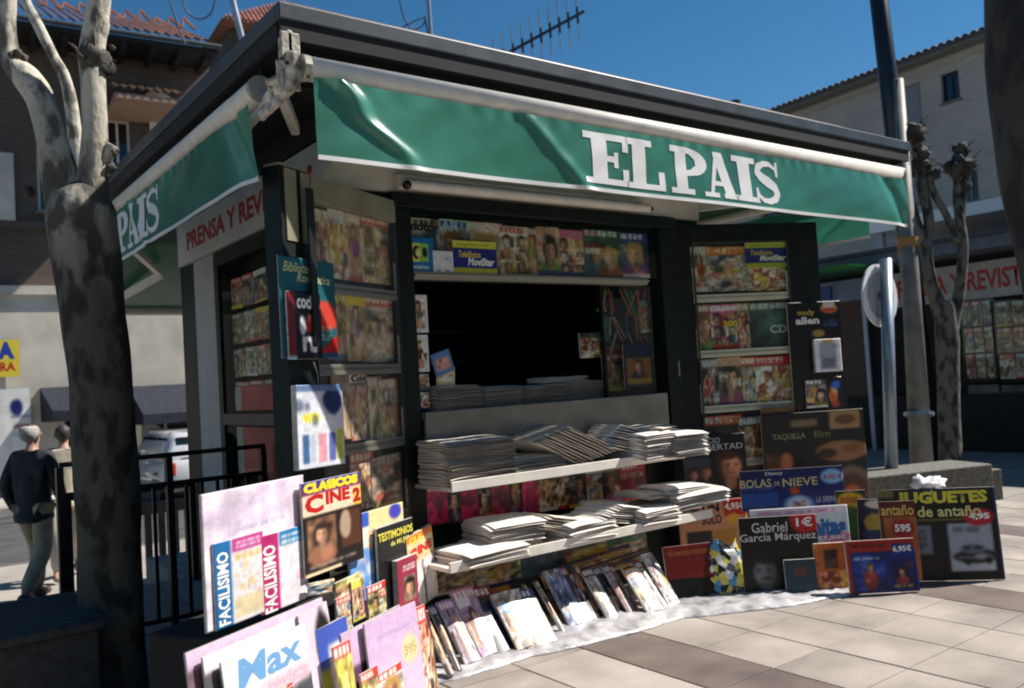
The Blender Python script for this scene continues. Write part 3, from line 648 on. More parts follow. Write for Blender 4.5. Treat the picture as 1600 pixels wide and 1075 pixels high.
# ------------------------------------------------------------------ magazines in the windows and doors
R1 = (.8,.2,.15); TAN = (.8,.66,.5); PINK = (.85,.4,.55); DKB = (.12,.16,.28); GRY = (.55,.52,.5); DKG = (.16,.28,.24)
WP = Plane((0, YF+.03, 0), 0)
row(WP, [637, 688, 730, 781, 821, 840, 870, 913, 966, 1009], (340, 366), (426, 434),
    [((.75,.7,.62), BLK, 'photo', [('motor', (.02,.76,.9,.92), BLK, .05)]), ((.8,.8,.76), BLU, 'face', [('AR', (.05,.78,.6,.97), (.7,.8,.85))]), ((.85,.72,.6), R1, 'face'), ((.85,.8,.75), R1, 'grid'), ((.6,.3,.2), R1, 'figure'),
     ((.75,.6,.45), TAN, 'face'), ((.8,.5,.35), PINK, 'grid'), (DKG, (.85,.3,.5), 'two', [('Hoy', (.05,.84,.4,.95), PINK)]), ((.2,.22,.35), BLU, 'face')],
    'in the row above the serving window', 'magazines in the top window of the kiosk', 11, wash=.12)
FP = Plane((0, YF-.035, 0), 0)
c = Cov(40, 44, (.12,.42,.68)); c.rect(.22, .3, .82, .82, (.95,.95,.4)); c.rect(.5, .3, .82, .82, (.55,.8,.3)); c.ell(.4,.56,.13,.2,BLK); c.ell(.46,.56,.09,.13,(.9,.92,.6)); c.ell(.68,.56,.08,.14,BLK); c.lines(.2,.08,.8,.2,WHT,1,rnd)
card('phone_card_sign', 'square blue sticker with black and yellow emblem at the left of the top window', 'sign', FP, (633, 424), (676, 372), c, th=.003, bulge=0, texts=[('De venta aqui', (.2,.06,.8,.15), WHT, 0)])
c = Cov(30, 26, (.86,.88,.9)); c.blot(random.Random(3), 8, cols=[(.3,.4,.7), (.7,.75,.85)], y1=.7, sz=.1)
card('price_card', 'small white card with blue marks between the blue sticker and the phone advert', 'card', FP, (677, 426), (710, 393), c, th=.002, bulge=0)
def movistar(pl, a, b_, lab):
    c = Cov(50, 40, (.08,.15,.5)); c.rect(0, .78, 1, 1, (.8,.85,.2)); c.rect(0, 0, 1, .2, (.68,.72,.2)); c.rect(0,.95,1,1,(.9,.92,.5))
    return card('phone_advert', lab, 'advert', pl, a, b_, c, th=.004, bulge=0, texts=[('Telefónica', (.12,.5,.62,.7), YEL, .01, .25), ('MoviStar', (.32,.26,.94,.5), WHT, .04, .25), ('Recarga aquí tu móvil', (.1,.83,.8,.93), (.25,.3,.3), 0)])
movistar(FP.off(.004), (709, 428), (774, 379), 'blue and yellow phone advert stuck on the top window over the magazines')
# left column inside the window
CP = Plane((0, YF+.0, 0), 0)
for i, (y0, y1, bgc, sty, lb) in enumerate(((520, 461, (.86,.8,.78), 'figure', 'white framed card with a pink reclining figure, top of the column in the serving window'), (582, 523, (.86,.84,.83), 'figure', 'white framed card with a small red standing figure, second in the serving window column'), (611, 584, (.7,.6,.5), 'grid', 'brown picture strip third down in the serving window column'), (641, 612, (.78,.74,.66), 'photo', 'pale picture card at the foot of the serving window column'))):
    cv = random_cover(70+i, bgc, None, sty, 22, 34)
    if i < 2:
        for q in ((0,0,.12,1), (.88,0,1,1), (0,0,1,.1), (0,.9,1,1)): cv.rect(*q, (.9,.9,.88))
    card('picture_card', lb, 'card', CP, (641+i*1.5, y0), (666+i*1.5, y1), cv, th=.003, bulge=0)
CP2 = Plane((0, YF+.05, 0), 0)
for i, (a, b_, c0, lb) in enumerate((((672, 640), (706, 602), (.85,.75,.2), 'yellow booklet with a blue car picture low beside the card column'), ((679, 603), (706, 572), (.85,.8,.5), 'yellow booklet leaning above the blue car booklet'), ((676, 585), (704, 548), (.35,.5,.7), 'pale blue booklet tilted on top of the yellow ones'))):
    cv = Cov(20, 24, c0); cv.rect(.15,.2,.85,.7,((.15,.25,.5),(.9,.88,.82),(.85,.6,.55))[i]); cv.blot(random.Random(i), 6, cols=[RED_, WHT, BLK], x0=.2, x1=.8, y0=.25, y1=.65, sz=.12)
    card('booklet', lb, 'booklet', CP2, a, b_, cv, rot=(0, -3, 16)[i], off=.02*i)
# left door
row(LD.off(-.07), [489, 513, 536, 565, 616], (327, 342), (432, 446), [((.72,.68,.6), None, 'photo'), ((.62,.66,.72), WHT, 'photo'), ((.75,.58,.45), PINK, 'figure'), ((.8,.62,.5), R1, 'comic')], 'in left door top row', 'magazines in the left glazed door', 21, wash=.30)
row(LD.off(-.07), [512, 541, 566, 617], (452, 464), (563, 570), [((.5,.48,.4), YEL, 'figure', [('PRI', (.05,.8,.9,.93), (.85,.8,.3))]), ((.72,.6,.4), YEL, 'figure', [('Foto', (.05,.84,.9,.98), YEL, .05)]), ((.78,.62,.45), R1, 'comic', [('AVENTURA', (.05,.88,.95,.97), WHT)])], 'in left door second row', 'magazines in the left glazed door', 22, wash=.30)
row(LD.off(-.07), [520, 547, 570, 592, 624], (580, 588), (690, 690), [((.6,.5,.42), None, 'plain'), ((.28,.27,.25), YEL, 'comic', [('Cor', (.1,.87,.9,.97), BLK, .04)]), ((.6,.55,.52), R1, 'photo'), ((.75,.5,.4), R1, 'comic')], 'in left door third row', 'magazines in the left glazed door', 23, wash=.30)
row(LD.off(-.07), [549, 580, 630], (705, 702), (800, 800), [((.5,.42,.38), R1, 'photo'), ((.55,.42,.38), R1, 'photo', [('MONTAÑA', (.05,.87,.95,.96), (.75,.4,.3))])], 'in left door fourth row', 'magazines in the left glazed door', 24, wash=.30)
# right door
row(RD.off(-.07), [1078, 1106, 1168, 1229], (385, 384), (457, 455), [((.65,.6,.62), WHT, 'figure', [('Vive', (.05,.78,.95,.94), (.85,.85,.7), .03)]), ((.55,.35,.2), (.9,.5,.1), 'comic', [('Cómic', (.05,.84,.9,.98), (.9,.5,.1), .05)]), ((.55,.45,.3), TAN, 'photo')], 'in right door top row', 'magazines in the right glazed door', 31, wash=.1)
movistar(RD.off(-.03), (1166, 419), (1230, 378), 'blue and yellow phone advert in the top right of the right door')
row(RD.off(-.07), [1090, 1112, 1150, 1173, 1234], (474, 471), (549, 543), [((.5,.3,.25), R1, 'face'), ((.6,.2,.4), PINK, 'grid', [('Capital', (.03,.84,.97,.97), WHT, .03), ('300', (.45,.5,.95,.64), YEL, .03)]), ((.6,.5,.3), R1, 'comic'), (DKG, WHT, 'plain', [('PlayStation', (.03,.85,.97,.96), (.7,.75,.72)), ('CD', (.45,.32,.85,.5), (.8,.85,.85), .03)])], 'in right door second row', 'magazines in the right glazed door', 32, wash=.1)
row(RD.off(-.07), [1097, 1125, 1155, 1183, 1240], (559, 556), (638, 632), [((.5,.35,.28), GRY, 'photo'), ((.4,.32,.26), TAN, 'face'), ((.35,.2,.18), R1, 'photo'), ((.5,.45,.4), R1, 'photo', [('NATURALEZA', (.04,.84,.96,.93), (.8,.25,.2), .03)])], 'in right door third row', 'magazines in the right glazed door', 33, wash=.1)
row(RD.off(-.03), [1104, 1158, 1196], (648, 646), (735, 725), [((.25,.2,.2), R1, 'plain', [('FOTO', (.45,.82,.97,.97), (.9,.6,.2), .04)]), ((.28,.30,.27), WHT, 'photo', [('Ecuestre', (.03,.84,.97,.96), (.85,.88,.85), .02)])], 'in right door bottom row', 'magazines in the right glazed door', 34)
# side window
SP = Plane((XL+.09, 0, 0), -90)
k = 0
for r_, (yt, yb) in enumerate(((2.50, 2.24), (2.22, 1.96), (1.94, 1.70), (1.68, 1.46))):
    n = 5 if r_ < 3 else 4
    for i in range(n):
        c0 = rnd.choice([(.55,.5,.42), (.65,.62,.55), (.5,.35,.28), (.4,.42,.38), (.6,.3,.25)]); st = rnd.choice(['photo', 'grid', 'comic', 'face'])
        cv = random_cover(500+k, c0, rnd.choice([R1, YEL, WHT]), st, 20, 26); k += 1
        y = -6.85+i*(1.28/n); me = covmesh(cv, 1.28/n-.01, yt-yb-.02, .005, .006)
        o = link('magazine', me, [M['print'], M['paper']], M=SP.mat(y+.64/n, yb, .002, rnd.uniform(-2, 2)))
        tag(o, '%s magazine with %s, %s from left in %s row of side window' % (CN(c0), {'photo':'photo', 'grid':'portraits', 'comic':'artwork', 'face':'portrait'}[st], ORD[i], ORD[r_]), 'magazine', 'magazines in the side window')
for y0, y1, lb in ((1.44, 1.62, 'red display box with a white edge above the brown rail in the side window'), (.95, 1.31, 'red display box with a white edge below the brown rail in the side window')):
    b = MB(); b.pbox(SP, -6.60, -5.58, y0, y1, .02, .05); o = solo('display_box', b, mat('red_card', (.62, .07, .06), .6, var=.2, scale=4), lb, 'box')
    b = MB(); b.pbox(SP, -6.74, -6.602, y0, y1, .02, .048); part('box_edge', b, M['paper'], o)

# ------------------------------------------------------------------ newspapers on the counter and the two shelves
def newsmat(name, col, dark):
    m = mat(name, col, .85, var=.08, scale=6); n = m.node_tree.nodes; l = m.node_tree.links; b = n['Principled BSDF']
    tc = n.new('ShaderNodeTexCoord'); mp = n.new('ShaderNodeMapping'); mp.inputs['Scale'].default_value = (.6, .6, 90); l.new(tc.outputs['Object'], mp.inputs[0])
    nz = n.new('ShaderNodeTexNoise'); nz.inputs['Scale'].default_value = 5; nz.inputs['Detail'].default_value = 5; l.new(mp.outputs[0], nz.inputs[0])
    cr = n.new('ShaderNodeValToRGB'); cr.color_ramp.elements[0].position = .38; cr.color_ramp.elements[1].position = .58
    cr.color_ramp.elements[0].color = (*dark, 1); cr.color_ramp.elements[1].color = (*col, 1)
    l.new(nz.outputs[0], cr.inputs[0]); l.new(cr.outputs[0], b.inputs['Base Color']); return m
NM = [newsmat('newspaper_pages', (.74,.68,.58), (.42,.37,.31)), newsmat('newspaper_grey', (.70,.64,.54), (.40,.36,.30)), newsmat('newspaper_white', (.78,.75,.70), (.56,.52,.47))]
NEWS = {}
def newsmesh(w, d, th, k):
    k = k+3*rnd.randrange(3)*3; key = (w, d, th, k)
    if key in NEWS: return NEWS[key]
    r = random.Random(k); b = MB(); nu, nv = 10, 5; top = []; bot = []
    for j in range(nv+1):
        for i in range(nu+1):
            x = (i/nu-.5)*w; y = (j/nv-.5)*d; q = .006*noise.noise(Vector((x*5+k, y*5, k)))-.9*max(0, -y/d-.22)**2*d*.55-.25*max(0, abs(x)/w-.3)**2*w
            edge = 1 if 0 < j else .55
            jx = r.uniform(-.003, .003)
            top.append((x+jx, y-(.004 if j == 0 else 0), th*(.5+.5*edge)+q)); bot.append((x+jx, y, th*(.5-.5*edge)+q*.6))
    W_ = nu+1; b.add(top+bot, []); N = len(top)
    for j in range(nv):
        for i in range(nu):
            a = j*W_+i; b.f.append((a, a+1, a+1+W_, a+W_)); b.f.append((N+a, N+a+W_, N+a+1+W_, N+a+1))
    ring = list(range(W_))+[j*W_+nu for j in range(1, nv+1)]+[nv*W_+i for i in range(nu-1, -1, -1)]+[j*W_ for j in range(nv-1, 0, -1)]
    for i in range(len(ring)): a, c = ring[i], ring[(i+1) % len(ring)]; b.f.append((a, N+a, N+c, c))
    b.mi = [0]*len(b.f); me = b.mesh('newspaper'); me.materials.append(NM[k % 3]); NEWS[key] = me
    return me
def stack(label, x, y, z, ang, n, w=.40, d=.30, th=.012, kind=0, jit=.008, slide=(0, 0), tilt=0, dang=0, group='newspaper piles on the kiosk', cover=False):
    root = thing('newspaper_stack', (x, y, z), label, 'newspapers', group)
    for k in range(n):
        me = newsmesh(w, d, th*.97, kind+3*(k % 3))
        o = bpy.data.objects.new('newspaper', me); COL.objects.link(o); o.parent = root
        zz = k*max(.002, th-slide[0]*math.sin(R_(tilt)))/max(.5, math.cos(R_(tilt)))
        lift = abs(math.sin(R_(tilt)))*w/2
        o.matrix_local = Matrix.Translation((slide[0]*k+rnd.uniform(-jit, jit), slide[1]*k+rnd.uniform(-jit, jit), zz+lift)) @ Matrix.Rotation(R_(ang+dang*k+rnd.uniform(-3.2, 3.2)), 4, 'Z') @ Matrix.Rotation(R_(tilt+rnd.uniform(-.6, .6)), 4, 'Y')
    return root
Z1, Z2, ZC = .953, .533, 1.383
stack('low pile of grey newspapers at the left end of the serving counter', 3.06, 4.80, ZC, 2, 13, .36, .28, kind=1)
stack('pale short newspaper pile beside the grey pile on the counter', 3.44, 4.82, ZC, -3, 11, .30, .26, kind=0)
stack('dark newspaper pile in the middle of the serving counter', 3.82, 4.84, ZC, 0, 11, .38, .28, kind=1, th=.011)
stack('wide pile of newspapers at the right of the serving counter', 4.24, 4.88, ZC, 1, 11, .42, .28, kind=1)
stack('thin crossed bundle lying on top of the right counter pile', 4.05, 4.85, ZC+.135, 6, 3, .46, .18, kind=2)
stack('tall square pile of newspapers at the left end of the upper shelf', 2.93, 4.42, Z1, 0, 21, .50, .34, th=.0125, jit=.006, kind=0)
stack('low newspaper pile against the tall pile on the upper shelf', 3.36, 4.42, Z1, 3, 10, .42, .32, th=.0115, jit=.014, kind=1)
stack('fanned newspaper bundle leaning over in the middle of the upper shelf', 3.52, 4.45, Z1+.02, 4, 11, .44, .34, th=.02, slide=(.034, 0), tilt=24, jit=.004, kind=0, dang=-.5)
stack('second fanned bundle of white newspapers right of the brown fan', 4.10, 4.42, Z1+.03, 6, 9, .34, .32, th=.02, slide=(.022, 0), tilt=14, kind=2, dang=-1)
stack('bright white newspaper pile toward the right of the upper shelf', 4.30, 4.28, Z1+.015, -4, 13, .30, .38, th=.0135, jit=.01, kind=2)
stack('white newspaper pile overhanging the right end of the upper shelf', 4.56, 4.22, Z1+.01, -14, 12, .26, .40, th=.0135, jit=.012, kind=2)
stack('rumpled newspaper lying across the top of the right pile', 4.42, 4.34, Z1+.19, 20, 2, .28, .30, th=.014, kind=1)
stack('flat white newspaper pile at the left end of the lower shelf', 2.86, 4.24, Z2, 4, 5, .46, .34, th=.013, kind=2, jit=.012)
stack('taller white newspaper pile behind the flat one on the lower shelf', 3.12, 4.36, Z2+.01, -5, 13, .38, .36, th=.0125, kind=2, jit=.02)
stack('brown slanted bundle sliding off the tall lower pile', 3.40, 4.30, Z2+.02, 10, 6, .38, .26, th=.016, slide=(.02, 0), tilt=14, kind=0)
stack('folded white supplements second from the brown bundle on the lower shelf', 3.62, 4.26, Z2, -3, 9, .40, .34, th=.012, kind=2, jit=.014, dang=.8)
stack('fanned white supplements in the middle of the lower shelf', 3.86, 4.30, Z2+.02, 8, 8, .36, .32, th=.015, slide=(.03, 0), tilt=12, kind=2)
stack('loose newspaper fold with orange edge on the lower shelf', 4.05, 4.40, Z2+.08, 12, 4, .36, .24, th=.014, kind=0, tilt=6)
stack('white newspaper bundle right of the middle on the lower shelf', 4.22, 4.24, Z2+.01, -6, 8, .34, .36, th=.013, kind=2, jit=.015, dang=1.5)
stack('grey open newspaper resting on the right lower bundle', 4.36, 4.32, Z2+.13, 9, 3, .40, .30, th=.015, kind=1, tilt=5)
stack('long white bundle overhanging the right end of the lower shelf', 4.66, 4.22, Z2+.06, -12, 7, .46, .34, th=.014, kind=2, jit=.012, tilt=-3)
stack('second fold of paper on the overhanging lower bundle', 4.58, 4.28, Z2+.165, 4, 3, .46, .28, th=.012, kind=2, tilt=2)
# magazines standing on the wall behind the shelves
BP = Plane((0, YF-.0, 0), 0)
MG = (.72, .16, .34)
xs = [668, 700, 716, 748, 764, 796, 812, 842, 866, 890, 912, 942, 966, 1006]
sp = []
for i in range(13):
    sp.append(((MG, R1, 'plain') if i % 2 == 0 else ((.16,.14,.16), TAN, 'face')) if i not in (7, 8, 10, 12) else ((.12,.2,.42), WHT, 'photo') if i != 12 else ((.62,.12,.2), R1, 'plain', [('REVISTA', (.1,.6,.9,.75), TAN)]))
def row2(pl, xs, yt, yb, specs, where, group, seed):
    for i, s_ in enumerate(specs):
        t = (xs[i]-xs[0])/(xs[-1]-xs[0]); y0 = yb[0]*(1-t)+yb[1]*t; y1 = yt[0]*(1-t)+yt[1]*t
        card('magazine', '%s magazine with %s, number %s from left %s' % (CN(s_[0]), SN[s_[2]], ('one two three four five six seven eight nine ten eleven twelve thirteen'.split())[i], where), 'magazine', pl, (xs[i], y0), (xs[i+1]+1, y1), random_cover(seed+i, s_[0], s_[1], s_[2], 18, 26), off=.003*(i % 2)+.001, group=group, texts=s_[3] if len(s_) > 3 else ())
row2(BP, xs, (755, 716), (822, 780), sp, 'behind lower shelf', 'magazines behind the lower shelf', 900)
sp = [((.30,.42,.40), None, 'photo'), ((.42,.5,.42), None, 'comic'), ((.25,.38,.42), WHT, 'plain'), ((.46,.5,.36), None, 'photo'), ((.30,.36,.28), None, 'comic')]
row2(BP, [668, 740, 810, 880, 945, 1008], (872, 822), (935, 885), sp, 'under lower shelf', 'magazines under the lower shelf', 940)

# ------------------------------------------------------------------ ground display: white plastic sheet
fr = [at(*p, z=0) for p in ((600, 1110), (655, 1075), (720, 1062), (775, 1045), (830, 1027), (880, 1018), (950, 1000), (1010, 985), (1062, 968), (1120, 962), (1180, 955), (1240, 948), (1300, 936), (1340, 930), (1372, 922))]
b = MB(); sub = 6; P_ = []
for i in range(len(fr)-1):
    for k in range(sub): P_.append(fr[i].lerp(fr[i+1], k/sub))
P_.append(fr[-1]); nj = 14; vs = []
for i, p in enumerate(P_):
    for jj in range(nj+1):
        t = jj/nj; q = p+Vector((.25, .55, 0))*t*(1 if i < 55 else .7)+Vector((0, .012*noise.noise(Vector((i*.7, 0, 0))), 0))
        e = min(1, t*6)
        z = .008+e*(.018+.022*abs(noise.noise(Vector((q.x*9, q.y*9, 1))))+.014*abs(noise.noise(Vector((q.x*24, q.y*24, 4)))))
        vs.append((q.x, q.y, z))
b.add(vs, [(i*(nj+1)+k, (i+1)*(nj+1)+k, (i+1)*(nj+1)+k+1, i*(nj+1)+k+1) for i in range(len(P_)-1) for k in range(nj)])
b.add([(q[0], q[1], .002) for q in [vs[i*(nj+1)] for i in range(len(P_))]], []); base = len(vs)
b.f += [(i*(nj+1), base+i, base+i+1, (i+1)*(nj+1)) for i in range(len(P_)-1)]; b.mi = [0]*len(b.f)
solo('plastic_sheet', b, M['plastic'], 'crumpled white plastic sheet spread on the paving under the magazines', 'plastic sheet', smooth=True)
b = MB(); q0 = [at(*p, z=0) for p in ((1385, 918), (1440, 905), (1460, 900))]
vs = []
for i in range(13):
    for k in range(9):
        p = q0[0].lerp(q0[2], i/12)+Vector((.02*k, .04*k, 0)); p.z = .006+.03*abs(noise.noise(p*14))*(k > 0)*(0 < i < 12); vs.append(p)
b.add(vs, [(i*9+k, (i+1)*9+k, (i+1)*9+k+1, i*9+k+1) for i in range(12) for k in range(8)])
solo('plastic_scrap', b, M['plastic'], 'scrap of white plastic between the doll books and the toy board', 'plastic sheet', smooth=True)

GL_ = 'magazines leaning on the ground in front of the shelves'
def lcard(name, label, cat, TL, BR, ang, lean, cov, texts=(), th=.012, group=None, bulge=.012, zoff=.02):
    o = at(*BR, z=zoff); pl = Plane(o, ang, lean); u0, v1 = pl.hit(*TL)
    w_, h_ = -u0, v1
    w_ *= 1.15 if w_ < .2 else 1.0; me = covmesh(cov, w_, h_, th, bulge); ob = link(name, me, [M['print'], M['paper']], M=pl.mat(-w_/2, 0, 0, rnd.uniform(-1.5, 1.5)))
    me.polygons.foreach_set('use_smooth', [i < (cov.W-1)*(cov.H-1) for i in range(len(me.polygons))])
    tag(ob, label, cat, group)
    for t in texts: letter(ob, t[0], t[1], t[2], th, w_, h_, bold=t[3] if len(t) > 3 else .02, shear=t[4] if len(t) > 4 else 0, rot=t[5] if len(t) > 5 else 0, bulge=bulge)
    return ob
PAL = (.88,.84,.82)
def pale(seed, c0, cols, n=14, top=None, W=44, H=64):
    r = random.Random(seed); c = Cov(W, H, c0); d_ = lambda q, f: tuple(k*f for k in q); c.photo(0, 0, 1, 1, [d_(c0, .85), d_(cols[0], .7), d_(c0, .95), d_(cols[-1], .45)], seed, .9, r.choice((3, 4, 5))); c.blot(r, n//2, cols=[d_(q, .75) for q in cols], sz=.16, al=.5); pal = r.choice(PALS); c.photo(r.choice((.05, .3)), r.uniform(.15, .35), r.uniform(.6, .95), r.uniform(.55, .75), pal, seed+2, .8, 4); c.lines(.08, .62, .6, .8, r.choice([(.2,.2,.3), (.6,.2,.2), (.25,.35,.6)]), 4, r, .6)
    if top: c.grad(.84, 1, top, top); c.mast(.08, .87, .92, .96, WHT, 5)
    c.lines(.1, .06, .8, .2, (.4,.3,.4), 3, r, .5); return c
c = pale(1, (.88,.82,.80), [(.8,.6,.5), (.95,.9,.88), (.85,.7,.65)], top=(.85,.45,.4)); c.ell(.5,.45,.2,.3,(.82,.62,.5),.6)
lcard('magazine', 'pale magazine with orange masthead, left end of the leaning row', 'magazine', (654, 957), (709, 1055), 4, 40, c, group=GL_)
c = pale(2, (.86,.80,.84), [(.9,.86,.9), (.7,.5,.4)], top=(.68,.5,.75)); c.ell(.45,.4,.16,.35,(.55,.38,.28),.7); c.ell(.45,.66,.1,.1,(.8,.6,.48))
lcard('magazine', 'lilac headed magazine with a dark haired standing figure, leaning row', 'magazine', (683, 943), (752, 1033), 2, 42, c, group=GL_)
c = pale(3, (.84,.68,.80), [(.9,.82,.9), (.8,.6,.75)], top=(.78,.5,.7)); c.rect(.05,.72,.55,.86,(.95,.95,.97)); c.ell(.42,.55,.14,.16,(.35,.2,.2)); c.ell(.44,.52,.09,.12,(.9,.75,.66)); c.ell(.5,.3,.25,.22,(.88,.76,.84))
lcard('magazine', 'large pink magazine with a small dark haired face and white title', 'magazine', (706, 925), (791, 1018), 2, 42, c, group=GL_)
c = Cov(12, 40, (.12,.4,.66)); lcard('magazine', 'thin blue spined magazine between the pink one and the beach one', 'magazine', (765, 940), (812, 1012), 2, 42, c, group=GL_)
c = pale(4, (.92,.89,.84), [(.8,.66,.45), (.95,.95,.95), (.75,.6,.5)], n=20); c.ell(.25,.72,.13,.1,(.3,.65,.8),.8); c.ell(.25,.72,.07,.05,WHT); c.ell(.6,.35,.2,.16,(.72,.52,.36),.8)
lcard('magazine', 'cream magazine with a blue ring and tan figure, mid leaning row', 'magazine', (765, 932), (858, 1004), 0, 42, c, group=GL_)
c = Cov(70, 50, (.08,.09,.14)); c.ell(.18,.42,.24,.5,(.75,.55,.18)); c.ell(.18,.3,.14,.22,(.65,.35,.15),.7); c.rect(.75,.1,.95,.3,(.25,.3,.2)); c.blot(random.Random(5), 10, cols=[(.2,.22,.3),(.35,.35,.2)], x0=.5, sz=.09)
plb = Plane(at(790, 985, z=0)+Vector((0,.14,0)), -4, 35)
u0, v0 = plb.hit(742, 905); u1, v1 = plb.hit(842, 862)
ob = link('poster_board', covmesh(c, u1-u0+.02, .42, .008, .004), [M['print'], M['paper']], M=plb.mat((u0+u1)/2, v1-.40, 0, 4)); tag(ob, 'dark board with blue cartoon lettering and an orange disc behind the leaning row', 'poster')
letter(ob, 'OTsy!', (.36,.62,.97,.93), (.22,.36,.75), .008, u1-u0, .42, .09, rot=3)
c = pale(6, (.82,.78,.72), [(.5,.3,.3), (.9,.88,.85)], top=(.25,.12,.14)); lcard('magazine', 'white magazine with a dark red photo at its top, leaning row', 'magazine', (814, 915), (866, 1002), 0, 44, c, group=GL_)
c = pale(7, (.90,.89,.84), [(.95,.94,.9), (.85,.8,.6)], top=(.3,.14,.14)); lcard('magazine', 'blank looking cream magazine next to the dark red headed one', 'magazine', (832, 910), (884, 990), 0, 44, c, group=GL_)
c = pale(8, (.78,.82,.90), [(.45,.55,.85), (.93,.93,.95)], n=20); lcard('magazine', 'white magazine with pale blue drawings in the leaning row', 'magazine', (848, 895), (917, 974), -2, 42, c, group=GL_)
c = random_cover(803, (.14,.15,.2), None, 'photo', 30, 40); lcard('magazine', 'dark blue magazine almost hidden behind the pale blue drawings', 'magazine', (880, 885), (938, 966), -2, 42, c, group=GL_)
c = pale(9, (.93,.92,.9), [(.8,.8,.85), (.95,.95,.93)], top=(.22,.12,.22)); lcard('magazine', 'narrow white magazine with purple top, right half of leaning row', 'magazine', (908, 892), (966, 964), -2, 42, c, group=GL_)
c = pale(10, (.86,.74,.70), [(.95,.9,.88), (.75,.6,.7)], top=(.2,.22,.38)); lcard('magazine', 'peach magazine with blue top beside the purple topped one', 'magazine', (940, 886), (992, 958), -2, 42, c, group=GL_)
c = pale(11, (.86,.50,.25), [(.9,.75,.5), (.4,.15,.1)], top=(.9,.6,.3)); lcard('magazine', 'orange and brown magazine near the right end of the row', 'magazine', (968, 888), (1008, 956), -2, 42, c, group=GL_)
c = pale(12, (.93,.92,.90), [(.9,.88,.92), (.9,.9,.85)], top=(.85,.6,.35)); lcard('magazine', 'white magazine with an orange top strip, second from right end', 'magazine', (975, 892), (1036, 954), -3, 42, c, group=GL_)
c = pale(13, (.94,.94,.93), [(.85,.86,.9), (.97,.97,.97)], n=6); lcard('magazine', 'tall blank white catalogue closing the right end of the row', 'magazine', (1002, 868), (1062, 944), -4, 40, c, group=GL_)
c = random_cover(804, (.15,.15,.25), None, 'comic', 40, 30); plb2 = Plane(at(930, 960, z=0)+Vector((0,.2,0)), 0, 30)
card('poster_board', 'dark board with small grey writing behind the middle of the leaning row', 'poster', plb2, (850, 915), (985, 855), c, texts=[('COLECCION', (.1,.6,.6,.85), (.4,.42,.5)), ('NUEVO', (.55,.75,.9,.93), (.6,.35,.2))], rot=4)
c = random_cover(805, (.2,.14,.2), None, 'photo', 40, 30)
card('magazine', 'dark wide magazine in shade under the right of the lower shelf', 'magazine', plb2, (905, 905), (1010, 862), c, rot=3, off=.03)

for i, (TL, BR, c0, lb) in enumerate((((668, 950), (722, 1050), (.55,.5,.5), 'grey magazine mostly covered by the lilac headed one'), ((722, 925), (812, 1016), (.10,.12,.20), 'navy magazine wedged behind the blue spined one'), ((786, 930), (872, 1004), (.75,.66,.55), 'beige magazine half covered by the beach magazine'),
        ((858, 893), (936, 970), (.20,.22,.35), 'night blue magazine showing right of the pale blue drawings'), ((884, 890), (950, 965), (.10,.10,.14), 'near black magazine in the middle of the leaning row'), ((925, 890), (980, 960), (.16,.14,.16), 'charcoal magazine beside the narrow purple topped one'),
        ((950, 887), (1000, 957), (.62,.5,.5), 'rose grey magazine behind the peach one'), ((990, 880), (1046, 950), (.85,.84,.8), 'off white magazine tucked behind the tall blank catalogue'))):
    lcard('magazine', lb, 'magazine', TL, BR, -2, 44, pale(60+i, c0, [tuple(min(1, k*1.2) for k in c0), tuple(k*.6 for k in c0)], top=rnd.choice([(.5,.15,.2), (.2,.25,.45), (.7,.55,.2)])), zoff=.012, group=GL_)

# ------------------------------------------------------------------ boards in front of the left door
L1 = Plane((2.6, 4.4), 29); L0 = Plane((2.42, 3.92), 29, 6)
b = MB(); b.pbox(L1, -1.68, -.12, .0, .57, -.40, -.03); tb = solo('display_crate', b, M['interior'], 'black crate under the sewing magazines board by the left door', 'crate', bevel=.01)
LIL, LILD = (.80,.68,.80), (.42,.30,.36)
c = Cov(60, 70, (.90,.84,.89)); c.grad(0, 1, (.93,.91,.93), (.86,.78,.87)); c.photo(0,0,1,1,[(.93,.90,.93),(.86,.78,.88),(.94,.90,.92)],4,.5,3); c.lines(.5,.5,.9,.6,(.80,.72,.84),2,rnd,.5)
bd = card('sewing_board', 'large pale pink display board holding two needlework magazines', 'display board', L1, (320, 990), (470, 742), c, th=.012, bulge=.0, off=0, texts=[('punto de cruz', (.3,.66,.78,.72), (.76,.70,.86), 0, 0, 2)])
c = Cov(40, 60, (.88,.86,.86)); c.rect(0, 0, .32, 1, (.10,.42,.66)); c.rect(.34, .84, 1, 1, (.72,.25,.52)); c.lines(.42,.86,.95,.97,(.95,.8,.9),2,rnd)
for k in range(4): c.ell(.45+.14*k,.77,.055,.045,(.85,.72,.45),.8)
c.blot(random.Random(4), 16, cols=[(.9,.75,.4), (.75,.7,.75), (.85,.6,.6)], x0=.4, x1=.95, y0=.3, y1=.7, sz=.05); c.rect(.38,.06,.98,.3,(.86,.78,.55),.7)
card('magazine', 'needlework magazine with a blue spine band reading FACILISIMO', 'magazine', L1, (332, 986), (404, 829), c, th=.008, bulge=.004, off=.014, texts=[('FACILISIMO', (.05,.03,.27,.88), WHT, .03, 0, 90)])
c = Cov(40, 60, (.92,.88,.90)); c.rect(0, 0, .40, 1, (.72,.12,.42)); c.rect(.42,.80,1,1,(.20,.50,.72)); c.lines(.48,.82,.97,.96,WHT,2,rnd); c.blot(random.Random(9), 8, cols=[(.9,.6,.7), (.85,.8,.85)], x0=.5, x1=.95, y0=.3, y1=.6, sz=.05)
card('magazine', 'needlework magazine with a magenta spine band reading FACILISIMO', 'magazine', L1, (404, 962), (467, 820), c, th=.008, bulge=.004, off=.014, texts=[('FACILISIMO', (.06,.0,.33,.86), WHT, .03, 0, 90)])
